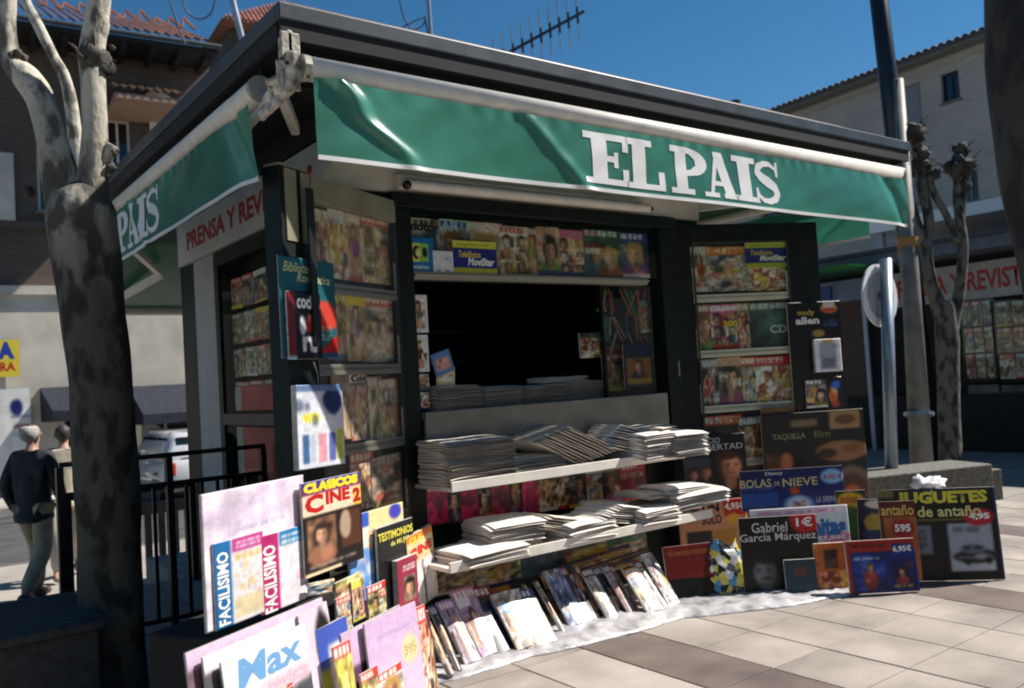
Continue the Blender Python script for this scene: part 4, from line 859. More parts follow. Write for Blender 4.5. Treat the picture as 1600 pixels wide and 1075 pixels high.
c = Cov(60, 90, (.10,.07,.07)); c.rect(0,.64,1,1,(.93,.84,.72)); c.grad(.86,1,(.55,.15,.35),(.2,.2,.6)); c.rect(.86,.64,1,.84,(.95,.75,.3))
c.photo(.06,.16,.54,.60,[(.25,.17,.12),(.50,.36,.26),(.68,.52,.40)],2,1,3); c.bust(.30,.42,.13,(.82,.62,.5),(.2,.12,.08),(.6,.4,.3)); c.rect(.62,.2,.98,.6,(.32,.18,.10)); c.ell(.7,.45,.1,.16,(.7,.6,.5)); c.lines(.08,.06,.9,.12,(.6,.55,.5),1,rnd); c.rect(.0,-.1,.6,.04,(.93,.86,.68))
card('video_board', 'film collection board with big red CINE and two video covers', 'display board', L1, (466, 905), (551, 737), c, th=.012, bulge=0, off=.03, texts=[('CLASICOS', (.03,.88,.96,.99), YEL, .09), ('C', (.04,.66,.34,.86), (.75,.1,.1), .05), ('INE', (.38,.72,.80,.86), (.75,.1,.1), .05), ('2', (.85,.67,.99,.83), (.7,.1,.1), .06)])
for i, (a, b_, c0, rr, lb, tx) in enumerate(((((466, 935), (505, 900), (.92,.86,.68), -6, 'cream card with orange edge under the film board', ()), ((508, 960), (546, 893), (.88,.78,.45), 2, 'yellow and lilac booklet under the film board', ()), ((530, 972), (546, 900), (.93,.80,.3), 1, 'narrow yellow booklet beside the lilac booklet', ())))):
    cv = random_cover(600+i, c0, None, 'photo', 20, 26); card('booklet', lb, 'booklet', L1, a, b_, cv, th=.01, off=.05+.012*i, rot=rr, bulge=.003)
c = Cov(50, 70, (.93,.90,.84)); c.rect(0,.86,.35,1,(.2,.35,.75)); c.rect(.35,.84,1,1,(.93,.85,.6)); c.ell(.85,.93,.12,.08,(.25,.25,.7)); c.rect(0,.0,.42,.66,(.42,.62,.86)); c.blot(random.Random(12), 14, cols=[(.9,.7,.5), (.95,.95,.95), (.3,.5,.8)], x1=.42, y1=.8, sz=.1); c.rect(.42,0,1,.8,(.06,.06,.07))
card('comic_board', 'tall board with blue and yellow cartoon figures and a black panel', 'display board', L1, (548, 975), (626, 784), c, th=.012, bulge=0, off=.0)
c = Cov(40, 56, (.06,.06,.07)); c.blot(random.Random(13), 3, cols=[(.1,.1,.12)], sz=.2)
card('book', 'black book board titled TESTIMONIOS de MUJER in yellow letters', 'book', L1, (584, 960), (634, 808), c, th=.014, bulge=.0, off=.03, texts=[('TESTIMONIOS', (.03,.83,.98,.93), (.9,.85,.3), .03), ('de MUJER', (.35,.72,.9,.80), (.85,.85,.4), .02)])
c = Cov(24, 50, (.60,.18,.28)); c.rect(.3,.2,.9,.66,(.55,.45,.38)); c.face(.6,.45,.25,(.85,.65,.5),(.12,.08,.08)); c.lines(.3,.75,.9,.9,WHT,2,rnd)
card('book', 'narrow crimson paperback in front of the black book board', 'book', L1, (604, 962), (631, 864), c, th=.03, bulge=.002, off=.05)
c = Cov(40, 60, (.90,.87,.86)); c.rect(0,.62,1,1,(.93,.80,.6)); c.rect(0,.9,1,1,(.9,.5,.2)); c.rect(.5,0,.56,.6,BLK); c.blot(random.Random(15), 12, cols=[(.5,.4,.45), (.95,.93,.93), (.7,.5,.55)], y1=.58, sz=.1)
card('video_pack', 'small film pack with red CINE on yellow above two pale covers', 'video', L1, (634, 952), (668, 820), c, th=.02, bulge=.002, off=.03, rot=6, texts=[('C', (.05,.64,.35,.82), (.8,.15,.1), .06), ('INE', (.38,.7,.95,.82), (.8,.15,.1), .06), ('CLA', (.1,.88,.6,.97), YEL, .05)])
def gcard(name, label, cat, pl, tl, tr, cov, off=0, texts=(), th=.01, vb=0., group=None):
    u0, v1 = pl.hit(*tl); u1, _ = pl.hit(*tr); w_, h_ = u1-u0, v1-vb; rot = math.degrees(math.atan2(pl.hit(*tr)[1]-v1, u1-u0))
    me = covmesh(cov, w_, h_, th, .003); ob = link(name, me, [M['print'], M['paper']], M=pl.mat((u0+u1)/2, vb, off, rot)); tag(ob, label, cat, group)
    for t in texts: letter(ob, t[0], t[1], t[2], th, w_, h_, bold=t[3] if len(t) > 3 else .02, shear=t[4] if len(t) > 4 else 0, rot=t[5] if len(t) > 5 else 0, bulge=.003)
    return ob
c = Cov(40, 50, LILD); c.rect(0,.9,1,1,(.86,.76,.86)); c.blot(random.Random(21), 5, cols=[(.5,.4,.45)], y1=.85, sz=.2)
gcard('display_board', 'rearmost lilac edged board at the lower left of the display', 'display board', L0, (286, 1022), (500, 934), c, 0, group=None)
c = Cov(40, 50, (.34,.33,.34)); c.rect(0,.9,1,1,(.93,.91,.93)); c.ell(.75,.6,.3,.3,(.30,.18,.18))
gcard('display_board', 'middle board with white top edge behind the Max board', 'display board', L0, (303, 1028), (482, 952), c, .03)
c = Cov(60, 60, (.28,.30,.32)); c.rect(0,.70,1,1,(.90,.90,.92)); c.put((c.y < .70+.0*c.x) & (c.y > .58+.1*c.x), (.72,.50,.56)); c.put((c.y > .60+.08*c.x) & (c.x > .35) & (c.y < .78), (.86,.78,.82))
gcard('display_board', 'front board with blue Max lettering at the lower left corner', 'display board', L0, (325, 1033), (456, 972), c, .06, texts=[('Max', (.14,.80,.92,.97), (.42,.62,.80), .03, .1), ('revista', (.45,.69,.97,.78), (.86,.70,.76), .02, .2)])
c = Cov(24, 40, (.85,.78,.84)); c.ell(.7,.75,.3,.22,(.08,.06,.06)); c.ell(.6,.66,.16,.14,(.88,.72,.64)); c.ell(.5,.3,.4,.25,(.62,.25,.30)); c.rect(.7,0,1,.55,(.08,.07,.07))
gcard('magazine', 'magazine with a black haired woman in red at the right of the Max board', 'magazine', L0, (458, 957), (502, 934), c, .045)
c = Cov(20, 40, (.25,.35,.72)); c.rect(0,0,.3,.7,(.72,.74,.22)); c.rect(.3,.3,1,.85,(.90,.88,.86)); c.rect(.4,0,1,.35,(.12,.14,.10)); c.ell(.7,.6,.15,.1,(.8,.3,.3))
gcard('magazine', 'yellow green and blue magazine between Max board and lilac boards', 'magazine', L0, (476, 985), (524, 962), c, .05)
c = Cov(12, 20, (.75,.45,.68)); gcard('magazine', 'small bright pink magazine corner behind the rear lilac board', 'magazine', L0, (518, 968), (545, 945), c, .02)
c = Cov(40, 50, LIL); c.rect(0,0,1,.70,(.38,.26,.36)); c.blot(random.Random(22), 4, cols=[(.86,.76,.86)], y0=.8, sz=.2, al=.3)
gcard('display_board', 'rear lilac display board with a rounded dark purple lower half', 'display board', L0, (512, 992), (606, 945), c, .06)
c = Cov(50, 60, (.83,.72,.83)); c.grad(0,1,(.84,.76,.85),(.80,.68,.82)); c.ell(.78,.62,.17,.13,(.86,.80,.62)); c.rect(.1,0,.6,.42,(.80,.66,.66)); c.rect(0,0,.1,.45,(.25,.18,.18)); c.blot(random.Random(23), 9, cols=[(.9,.85,.88), (.7,.5,.5)], x0=.1, x1=.6, y1=.4, sz=.1)
gcard('display_board', 'front lilac display board with a pale yellow price disc', 'display board', L0, (537, 980), (619, 944), c, .09, texts=[('promoción', (.2,.80,.85,.87), (.74,.66,.86), .0), ('395', (.66,.58,.9,.67), (.74,.68,.45), .02)])
c = random_cover(811, (.75,.6,.55), R1, 'comic', 24, 44); gcard('magazine', 'colourful flowery magazine right of the front lilac board', 'magazine', L0, (620, 958), (646, 946), c, .05)
c = random_cover(812, (.2,.12,.12), None, 'photo', 20, 40); gcard('magazine', 'dark brown magazine wedged beside the flowery one', 'magazine', L0, (640, 965), (660, 956), c, .02)
for i, (pl_, a, b_, c0, st, lb) in enumerate(((L1, (506, 992), (528, 925), (.85,.8,.7), 'photo', 'small cream magazine behind the lilac boards'), (L1, (556, 975), (582, 905), (.6,.4,.3), 'comic', 'small orange comic at the foot of the cartoon board'),
        (L0, (557, 1130), (594, 1034), (.88,.78,.74), 'face', 'pale magazine with a portrait fixed on the front lilac board'), (L0, (538, 1130), (556, 1040), (.35,.22,.2), 'photo', 'narrow brown magazine fixed on the front lilac board'),
        (L0, (500, 1130), (512, 1000), (.8,.75,.4), 'plain', 'thin yellow booklet left of the lilac boards'), (L0, (345, 1130), (420, 1066), (.30,.32,.36), 'photo', 'grey picture magazine fixed at the bottom of the Max board'))):
    card('magazine', lb, 'magazine', pl_, a, b_, random_cover(870+i, c0, R1, st, 24, 32), th=.008, off=.07 if pl_ is L1 else .105, bulge=.004)
b = MB(); b.pbox(LD, -1.035, -.985, 1.78, 2.60, .045, .06); part('door_bar', b, M['black'], dl)
# things hung on the left door's outer edge
LDF = LD.off(.02)
c = Cov(50, 80, (.09,.36,.40)); c.ell(.8,.44,.24,.16,(.78,.25,.18)); c.lines(.6,.18,.92,.34,(.75,.8,.75),4,rnd); c.put((c.x > .55) & (c.y < .02+.5*(c.x-.55)), (.7,.1,.1)); c.rect(0,0,1,.06,(.15,.3,.45))
card('poster', 'teal poster with cream handwriting clipped to the left door edge', 'poster', LDF, (440, 560), (520, 412), c, th=.003, bulge=.004, off=0, texts=[('Biblioteca', (.08,.85,.62,.95), (.82,.84,.6), .01, .3), ('Romántica', (.3,.76,.9,.85), (.82,.84,.6), .01, .3)])
c = Cov(36, 50, (.05,.06,.08)); c.rect(0,0,.22,1,(.45,.08,.12)); c.rect(.38,.12,.85,.34,(.88,.87,.86)); c.rect(.5,.1,.6,.25,(.06,.06,.08)); c.ell(.42,.5,.1,.14,(.85,.85,.86)); c.ell(.66,.52,.16,.12,(.6,.15,.15)); c.ell(.62,.62,.06,.06,(.8,.4,.35)); c.rect(0,0,.2,.05,(.6,.75,.85))
card('magazine', 'black cooking magazine titled cocina hung over the teal poster', 'magazine', LDF, (447, 562), (494, 460), c, th=.012, bulge=.006, off=.01, texts=[('cocina', (.26,.75,.98,.96), WHT, .04)])
c = Cov(40, 56, (.86,.87,.90)); c.rect(.04,.04,.96,.42,(.90,.90,.92)); c.rect(.08,.06,.22,.4,(.25,.4,.6)); c.rect(.24,.06,.34,.4,(.75,.8,.85)); c.rect(.4,.06,.58,.4,(.85,.6,.65)); c.rect(.62,.06,.78,.4,(.35,.4,.65)); c.rect(.82,.06,.95,.44,(.8,.8,.3)); c.ell(.3,.6,.2,.06,(.9,.9,.2)); c.blot(random.Random(31), 10, cols=[(.95,.93,.93), (.25,.3,.4), (.85,.6,.4)], y0=.5, y1=.85, sz=.12); c.ell(.75,.8,.22,.16,(.12,.2,.4)); c.rect(0,.92,1,1,(.4,.5,.65))
bag = card('magazine_bag', 'clear plastic bag of magazines hanging from the left door edge', 'bag', LDF, (456, 737), (523, 600), c, th=.03, bulge=.012, off=.012, texts=[('W', (.12,.54,.3,.66), YEL, .06)], rot=-1)
b = MB(); p0 = LDF.P(*LDF.hit(490, 604), .03); p1 = LDF.P(*LDF.hit(487, 565), .01); b.tube([p0, p0.lerp(p1, .5)+Vector((.01,0,0)), p1], .003, 6); part('hook', b, M['alu'], bag)

# ------------------------------------------------------------------ boards hung and stood by the right door
RDF = RD.off(.012)
c = Cov(44, 100, (.04,.04,.05)); c.rect(.62,.76,.98,1,(.07,.07,.1)); c.ell(.78,.93,.16,.045,(.85,.55,.2)); c.rect(.66,.90,.9,.93,(.75,.2,.15)); c.rect(.66,.93,.9,.99,(.8,.75,.7)); c.lines(.66,.76,.95,.84,(.25,.35,.6),2,rnd); c.ell(.55,.70,.12,.035,(.6,.5,.25))
wb = card('book_board', 'tall black board advertising a film director hung beyond the right door', 'display board', RDF, (1240, 640), (1311, 470), c, th=.012, bulge=0, off=0, texts=[('oody', (.18,.86,.5,.93), (.75,.65,.3), .02), ('allen', (.14,.79,.58,.86), (.88,.88,.88), .04)])
c = Cov(26, 36, (.88,.88,.90)); c.rect(.2,.06,.8,.9,(.62,.64,.68)); c.rect(.28,.12,.72,.4,(.45,.46,.5)); c.rect(.3,.9,.7,.98,(.8,.65,.3))
card('book', 'white paperback pinned on the tall black board', 'book', RDF, (1270, 582), (1307, 529), c, th=.03, off=.02, bulge=.002)
card('magazine', 'small magazine with two pink figures under the white paperback', 'magazine', RDF, (1258, 638), (1289, 592), random_cover(820, (.4,.32,.34), R1, 'two', 24, 30), off=.02)
c = Cov(20, 30, (.06,.07,.12)); c.ell(.4,.45,.28,.3,(.85,.45,.2)); c.ell(.5,.6,.14,.14,(.9,.75,.6)); c.ell(.6,.75,.3,.12,(.2,.4,.8)); c.ell(.5,.15,.3,.1,(.8,.3,.2))
card('magazine', 'small magazine with orange and blue drawing under the white paperback', 'magazine', RDF, (1291, 640), (1312, 588), c, off=.02)
c = Cov(70, 90, (.04,.038,.036)); c.put((c.x > .66) & (c.y > .80) & (c.y < .99) & (c.x < .97), (.66,.52,.34)); c.ell(.82,.9,.1,.05,(.4,.26,.15)); c.put((c.x > .28) & (c.x < .54) & (c.y > .85) & (c.y < .93), (.5,.42,.3)); c.photo(.02,.02,.40,.6,[(.03,.03,.03),(.05,.04,.04),(.30,.15,.10),(.5,.3,.2)],6,.8,3); c.ell(.78,.58,.26,.11,(.62,.42,.24),1,.15); c.ell(.86,.60,.1,.05,(.45,.28,.16),.7,.5); c.ell(.62,.56,.09,.05,(.2,.12,.08)); c.ell(.84,.20,.20,.2,(.45,.38,.3)); c.ell(.84,.18,.15,.15,(.3,.16,.12)); c.ell(.84,.14,.08,.08,(.75,.35,.2)); c.ell(.2,.3,.1,.28,(.5,.25,.15)); c.ell(.22,.5,.06,.1,(.75,.45,.3))
RB = Plane((6.0, 4.16), -30)
card('film_board', 'black film board with golden shapes standing below the director board', 'display board', RB, (1198, 800), (1347, 638), c, th=.012, bulge=0, off=0, texts=[('TAQUILLA', (.1,.72,.42,.79), (.55,.55,.35), .02), ('film', (.5,.73,.66,.8), (.5,.5,.3), .0)])
c = Cov(30, 22, (.45,.30,.14)); c.blot(random.Random(44), 4, cols=[(.6,.4,.15)], sz=.3); card('card_strip', 'small orange strip stuck at the foot of the right glazed door', 'card', RDF, (1188, 648), (1240, 634), c, th=.004, off=.01)
def stand(px, ang, lean=7, dy=0): return Plane(at(*px, z=0)+Vector((0, dy, 0)), ang, lean)
c = Cov(50, 56, (.035,.035,.04)); c.bust(.72,.45,.22,(.86,.58,.42),(.25,.13,.08),(.1,.08,.08)); c.rect(.02,.05,.42,.62,(.2,.24,.28)); c.bust(.13,.36,.09,(.75,.5,.42),(.12,.08,.06),(.1,.1,.12)); c.bust(.33,.38,.09,(.72,.48,.36),(.3,.2,.1),(.1,.1,.12)); c.ell(.9,.1,.08,.06,(.75,.15,.12))
P1 = stand((1075, 905), -26, 4, .12)
card('film_board', 'black film board with a large tanned face and two small heads', 'display board', P1, (1073, 776), (1161, 676), c, th=.012, bulge=0, texts=[('CIO', (.40,.86,.60,.95), (.75,.78,.8), .0), ('LIBERTAD', (.26,.74,.96,.84), (.75,.78,.8), .0)])
c = Cov(50, 56, (.82,.56,.42)); c.rect(.66,.72,1,1,(.75,.14,.12)); c.ell(.8,.66,.1,.1,(.9,.65,.2)); c.rect(.1,.1,.45,.5,(.12,.12,.16)); c.rect(.48,.15,.8,.5,(.72,.5,.2)); c.ell(.2,.78,.12,.1,(.1,.1,.12))
card('toy_board', 'peach promotion board with red corner price above the red folder', 'display board', P1.off(.05), (1066, 880), (1163, 777), c, th=.012, bulge=0, texts=[('4,95€', (.68,.8,.98,.94), WHT, .04), ('UN', (.35,.8,.6,.95), BLK, .05), ('SOLO', (.33,.6,.62,.76), BLK, .03)])
c = Cov(90, 60, (.06,.13,.40)); c.grad(0, 1, (.08,.16,.46), (.05,.09,.32)); c.ell(.9,.74,.12,.19,(.55,.75,.88)); c.rect(0,.1,.35,.45,(.12,.3,.6)); c.lines(.02,.5,.36,.62,(.6,.7,.85),2,rnd); c.ell(.55,.1,.15,.25,(.45,.58,.80),1,.2); c.ell(.55,.12,.11,.18,(.78,.84,.92),.9,.3); c.photo(.49,.0,.61,.2,[(.7,.2,.15),(.9,.75,.6),(.3,.35,.6)],5,.9,6); c.ell(.52,.45,.05,.1,(.8,.3,.15))
P2 = stand((1160, 900), -35, 5, .1)
card('snow_globe_board', 'wide navy board reading BOLAS DE NIEVE with a pale blue price oval', 'display board', P2, (1160, 800), (1314, 727), c, th=.012, bulge=0, off=0, texts=[('Disney', (.25,.84,.42,.95), WHT, .01), ('BOLAS', (.0,.58,.30,.78), (.85,.8,.55), .01), ('DE', (.33,.60,.38,.70), (.85,.8,.55), .01), ('NIEVE', (.41,.56,.75,.76), (.85,.8,.55), .01), ('8,95 €', (.81,.66,.99,.80), (.75,.25,.4), .03), ('LA SIRENITA', (.72,.12,.96,.26), (.8,.85,.9), .0)])
c = Cov(60, 60, (.80,.84,.86)); c.rect(0,.90,1,1,(.93,.90,.92)); c.lines(.08,.92,.9,.98,(.85,.4,.6),1,rnd); c.ell(.86,.58,.14,.06,(.9,.4,.6)); c.rect(.8,.1,1,.5,(.75,.7,.4),.6); c.blot(random.Random(45), 8, cols=[(.9,.85,.6), (.7,.8,.85)], x0=.7, y1=.5, sz=.1)
P3 = stand((1190, 930), -37, 5, .1)
card('game_board', 'pale board with blue lettering behind the black author board', 'display board', P3, (1181, 915), (1322, 788), c, th=.012, bulge=0, off=0, texts=[('nitas', (.62,.60,.97,.84), (.15,.40,.66), .06), ('1,50€', (.74,.54,.97,.61), WHT, .03)])
c = Cov(60, 70, (.025,.025,.028)); c.bust(.30,.30,.2,(.42,.42,.43),(.05,.05,.05),(.05,.05,.05)); c.ell(.25,.52,.17,.08,(.04,.04,.04)); c.ell(.3,.22,.07,.012,(.1,.1,.1)); c.ell(.86,.94,.22,.18,(.70,.10,.09))
P4 = stand((1166, 932), -37, 6)
card('author_board', 'black board with white author name, grey portrait and red 1€ disc', 'display board', P4, (1164, 932), (1273, 803), c, th=.012, bulge=0, off=0, texts=[('Gabriel', (.16,.80,.62,.93), (.82,.82,.80), .005), ('García Márquez', (.0,.66,.98,.79), (.82,.82,.80), .005), ('1€', (.74,.85,.95,.97), WHT, .02)])
c = Cov(30, 40, (.09,.22,.26)); c.rect(.3,.55,.7,.8,(.35,.22,.16)); c.lines(.2,.15,.8,.3,(.4,.5,.5),2,rnd)
card('book', 'slim teal book with a small brown picture before the black author board', 'book', P4.off(.07), (1229, 932), (1272, 872), c, th=.02, bulge=.0, off=0)
c = Cov(30, 40, (.72,.36,.14)); c.rect(.25,.45,.65,.85,(.2,.14,.1)); c.photo(.1,.02,.95,.4,[(.4,.15,.08),(.8,.5,.4),(.88,.66,.3)],8,.9,5); c.photo(.25,.45,.65,.85,[(.1,.07,.05),(.35,.22,.15)],4,.9,4); c.blot(random.Random(47), 6, cols=[(.9,.6,.2), (.5,.2,.1)], sz=.1)
P5 = stand((1278, 926), -37, 6)
card('toy_box', 'orange toy box with a dark picture beside the teal book', 'box', P5, (1276, 922), (1323, 846), c, th=.03, bulge=0, off=0)
c = Cov(40, 50, (.10,.16,.12)); c.ell(.45,.82,.46,.16,(.85,.68,.15)); c.lines(.15,.76,.8,.88,(.7,.15,.2),2,rnd); c.ell(.4,.4,.36,.3,(.16,.34,.14))
P6 = stand((1318, 915), -37, 5, .25)
card('game_card', 'green card with a yellow oval beside the navy snow globe board', 'card', P6, (1313, 850), (1350, 765), c, th=.01, bulge=0, off=0)
c = Cov(40, 50, (.05,.07,.2)); c.ell(.45,.45,.3,.22,(.6,.5,.2)); c.ell(.5,.88,.3,.1,(.8,.75,.7)); c.rect(.1,.05,.9,.3,(.1,.14,.34))
card('game_card', 'dark blue card with a gold circle left of the brown antique board', 'card', P6.off(.03), (1342, 850), (1392, 778), c, th=.01, bulge=0, off=0, rot=-3)
c = Cov(50, 80, (.62,.36,.18)); c.grad(0,.55,(.72,.48,.22),(.62,.32,.14)); c.rect(0,.80,1,1,(.36,.08,.05)); c.ell(.6,.66,.3,.12,(.62,.06,.06)); c.rect(0,0,.1,.8,(.3,.15,.08))
P7 = stand((1384, 915), -46, 6, -.02)
card('antique_board', 'brown board reading antaño with a red 5,95 disc', 'display board', P7, (1384, 908), (1428, 782), c, th=.012, bulge=0, off=0, texts=[('antaño', (.05,.82,.95,.95), (.85,.7,.35), .02), ('595', (.38,.61,.82,.71), WHT, .04)])
c = Cov(80, 70, (.08,.12,.42)); c.rect(0,.78,1,1,(.62,.13,.09)); c.rect(0,0,.06,.8,(.62,.13,.09)); c.rect(.66,.70,.98,.9,(.08,.2,.5)); c.photo(.08,.05,.55,.72,[(.05,.08,.28),(.10,.18,.50),(.22,.34,.62)],3,.9,4); c.ell(.32,.22,.11,.17,(.50,.16,.14),1,.3); c.ell(.28,.3,.04,.12,(.75,.6,.5),.8,.5); c.bust(.32,.48,.05,(.8,.6,.45),(.35,.18,.08),(.6,.2,.2)); c.photo(.62,.05,.95,.62,[(.04,.05,.2),(.08,.10,.34),(.3,.14,.2)],5,.9,4); c.bust(.78,.38,.055,(.8,.6,.5),(.12,.07,.05),(.5,.15,.18)); c.lines(.64,.07,.93,.16,(.7,.6,.3),1,rnd); c.lines(.1,.62,.5,.7,(.7,.75,.8),1,rnd)
P8 = stand((1330, 930), -38, 8)
card('doll_board', 'blue and red board of collectable doll books on the plastic sheet edge', 'display board', P8, (1327, 928), (1424, 840), c, th=.03, bulge=0, off=0, texts=[('6,95€', (.68,.74,.95,.87), WHT, .03), ('MUÑECAS', (.1,.86,.6,.95), (.2,.1,.1), .02)])
c = Cov(50, 56, (.36,.05,.035)); c.rect(0,0,1,.38,(.02,.02,.02)); c.lines(.1,.82,.8,.92,(.5,.3,.15),1,rnd); c.ell(.8,.4,.5,.06,(.4,.08,.05))
P9 = stand((1050, 945), -22, 12)
card('folder', 'dark red folder of classics leaning beside the plastic goody bag', 'folder', P9, (1046, 938), (1124, 845), c, th=.015, bulge=0, off=0, texts=[('Grandes clásicos', (.08,.8,.85,.93), (.55,.3,.12), .0)])
# toy board
c = Cov(90, 80, (.02,.02,.022)); c.rect(.56,.10,.94,.62,(.62,.66,.70)); c.rect(.56,.10,.94,.25,(.75,.77,.78)); c.rect(.13,.28,.42,.60,(.45,.50,.55)); c.lines(.18,.34,.4,.56,(.2,.22,.25),5,rnd); c.ell(.77,.255,.18,.07,(.16,.16,.17),1,.1); c.ell(.76,.335,.11,.055,(.42,.44,.46),1,.1); c.rect(.62,.235,.93,.25,(.7,.72,.74)); c.ell(.83,.25,.07,.03,(.6,.62,.64)); c.rect(.68,.33,.74,.36,(.1,.1,.1)); c.rect(.77,.33,.83,.36,(.1,.1,.1)); c.ell(.70,.20,.03,.035,(.08,.08,.08)); c.ell(.88,.21,.03,.035,(.08,.08,.08)); c.lines(.6,.5,.85,.6,(.4,.42,.45),1,rnd); c.rect(.0,.655,.82,.67,(.85,.8,.2)); c.rect(.985,0,1,1,(.2,.3,.5)); c.ell(.84,.68,.13,.09,(.72,.10,.16)); c.rect(0,.9,.14,1,(.45,.42,.2)); c.rect(.16,.88,.95,1,(.15,.17,.2))
P10 = stand((1440, 912), -47, 7, .10)
jb = card('toy_board', 'big black board reading JUGUETES de antaño with a silver toy car', 'display board', P10, (1384, 908), (1552, 760), c, th=.015, bulge=.03, off=0, texts=[('JUGUETES', (.16,.80,.93,.97), (.86,.82,.25), .05), ('de antaño', (.32,.69,.86,.81), (.85,.85,.55), .02), ('4,95', (.75,.64,.93,.72), WHT, .05)])
# plastic carrier bag on the toy board, printed goody bag by the folder
M['bagwhite'] = mat('bag_white', (.80, .80, .84), .3, var=.1, scale=6, bump=.4, bscale=30)
b = MB(); b.ball(jb.matrix_world.translation, .1); b = MB()
pc = P10.P(*P10.hit(1458, 757), -.04); b.ball(pc, .085, 18, .35, (1.5, .8, .62), seed=3); b.ball(pc+Vector((-.10, .04, .02)), .05, 12, .4, (1.2,.8,.9), seed=5)
solo('carrier_bag', b, M['bagwhite'], 'crumpled white carrier bag lying on top of the black toy board', 'bag', smooth=True)
b = MB(); pg = Plane(at(1148, 934, z=0), -30, 6); nu, nv = 26, 24; vs = []
for j in range(nv+1):
    for i in range(nu):
        a = 2*math.pi*i/nu; t = j/nv; wdt = .135*(1+.12*math.sin(t*5))*(1-.15*(t > .85)); dp = .05*(1-t)**.6+.008
        q = pg.P(math.cos(a)*wdt-.03*t, t*.36+.03*math.sin(a*3+1)*(t > .9), -.04+math.sin(a)*dp); q += Vector((1, 0, 0))*.018*noise.noise(q*22)+Vector((0, 1, 0))*.018*noise.noise(q*22+Vector((5,5,5))); q.z = max(.03, q.z)
        vs.append(q)
b.add(vs, [(j*nu+i, j*nu+(i+1) % nu, (j+1)*nu+(i+1) % nu, (j+1)*nu+i) for j in range(nv) for i in range(nu)])
def bagprint():
    m = mat('goody_bag_print', (.7,.7,.7), .25, coat=.4); n = m.node_tree.nodes; l = m.node_tree.links; b_ = n['Principled BSDF']
    tc = n.new('ShaderNodeTexCoord'); v = n.new('ShaderNodeTexVoronoi'); v.inputs['Scale'].default_value = 22; l.new(tc.outputs['Object'], v.inputs[0])
    cr = n.new('ShaderNodeValToRGB'); cr.color_ramp.interpolation = 'CONSTANT'; e = cr.color_ramp.elements
    e[0].color = (.72,.62,.10,1); e[1].position = .3; e[1].color = (.02,.02,.03,1)
    for p_, c_ in ((.45, (.8,.8,.78,1)), (.6, (.08,.3,.5,1)), (.7, (.7,.6,.06,1)), (.82, (.1,.12,.1,1)), (.92, (.7,.7,.65,1))): x = e.new(p_); x.color = c_
    sx = n.new('ShaderNodeSeparateColor'); l.new(v.outputs['Color'], sx.inputs[0]); l.new(sx.outputs[0], cr.inputs[0]); l.new(cr.outputs[0], b_.inputs['Base Color']); return m
solo('goody_bag', b, bagprint(), 'crinkled plastic goody bag printed yellow, white and blue on the sheet', 'bag', smooth=True)

# coloured goods hung inside the serving window on the right
IP = Plane((0, 4.86, 0), 0)
cols = [(.6,.04,.03), (.55,.4,.04), (.05,.3,.1), (.05,.1,.4), (.6,.2,.04), (.5,.5,.5)]
hg = thing('pen_display', tuple(IP.P(*IP.hit(970, 450))), 'bunch of coloured pens and ribbons hanging inside the serving window', 'pens')
for k in range(26):
    x = 935+rnd.uniform(0, 72); y = rnd.choice((452, 455, 495, 520)); a = IP.P(*IP.hit(x, y), rnd.uniform(-.05, .05)); e_ = IP.P(*IP.hit(x+rnd.uniform(-14, 18), y+rnd.uniform(28, 46)), rnd.uniform(-.05, .05))
    b = MB(); b.bar(a, e_, .014, .008); part('pen', b, mat('pen_colour', rnd.choice(cols), .35) if k < 6 else bpy.data.materials['pen_colour' if k % 6 == 0 else 'pen_colour.00%d' % (k % 6)], hg)
for i, (a, b_, c0, lb) in enumerate((((942, 612), (976, 540), (.6,.2,.15), 'red and yellow toy bag hanging inside the serving window'), ((905, 560), (935, 520), (.2,.25,.12), 'dark green toy bag hanging left of the red one'), ((1000, 520), (1012, 470), (.4,.45,.4), 'grey green bag at the right edge inside the window'))):
    card('toy_bag', lb, 'bag', IP, a, b_, random_cover(830+i, c0, None, 'comic', 20, 28), th=.02, bulge=.015)
c = Cov(30, 40, (.05,.07,.18)); c.rect(.1,.1,.95,.68,(.45,.3,.12)); c.bust(.5,.5,.14,(.7,.5,.35),(.2,.1,.06),(.1,.1,.12)); c.rect(.1,.1,.95,.22,(.55,.42,.12))
card('magazine', 'dark blue magazine with a suited man at the right of the serving window', 'magazine', CP, (976, 608), (1016, 536), c, th=.006)

# ------------------------------------------------------------------ trees
def bark(name, c1, c2, sc=7):
    m = mat(name, c1, .85, var=.2, scale=sc, bump=1.0, bscale=26, col2=c2, stretch=(1, 1, .55)); e = [n for n in m.node_tree.nodes if n.type == 'VALTORGB'][0].color_ramp.elements; e[0].position = .43; e[1].position = .54; return m
M['bark'] = bark('plane_tree_bark', (.46,.43,.35), (.12,.11,.085), 9); M['bark_dark'] = bark('shaded_bark', (.035,.033,.027), (.012,.012,.011), 9); M['bark_far'] = bark('far_tree_bark', (.12,.115,.095), (.03,.028,.024), 9); M['bark_mid'] = bark('trunk_bark', (.065,.06,.048), (.022,.02,.017), 8)  # bark_dark carries the right foreground tree's shade in its colour
nt_ = M['bark'].node_tree; bs_ = nt_.nodes['Principled BSDF']; lk = bs_.inputs['Base Color'].links[0]; src_ = lk.from_socket     # dark low bark, deepened in colour to stand for kiosk shade; pale flaked above
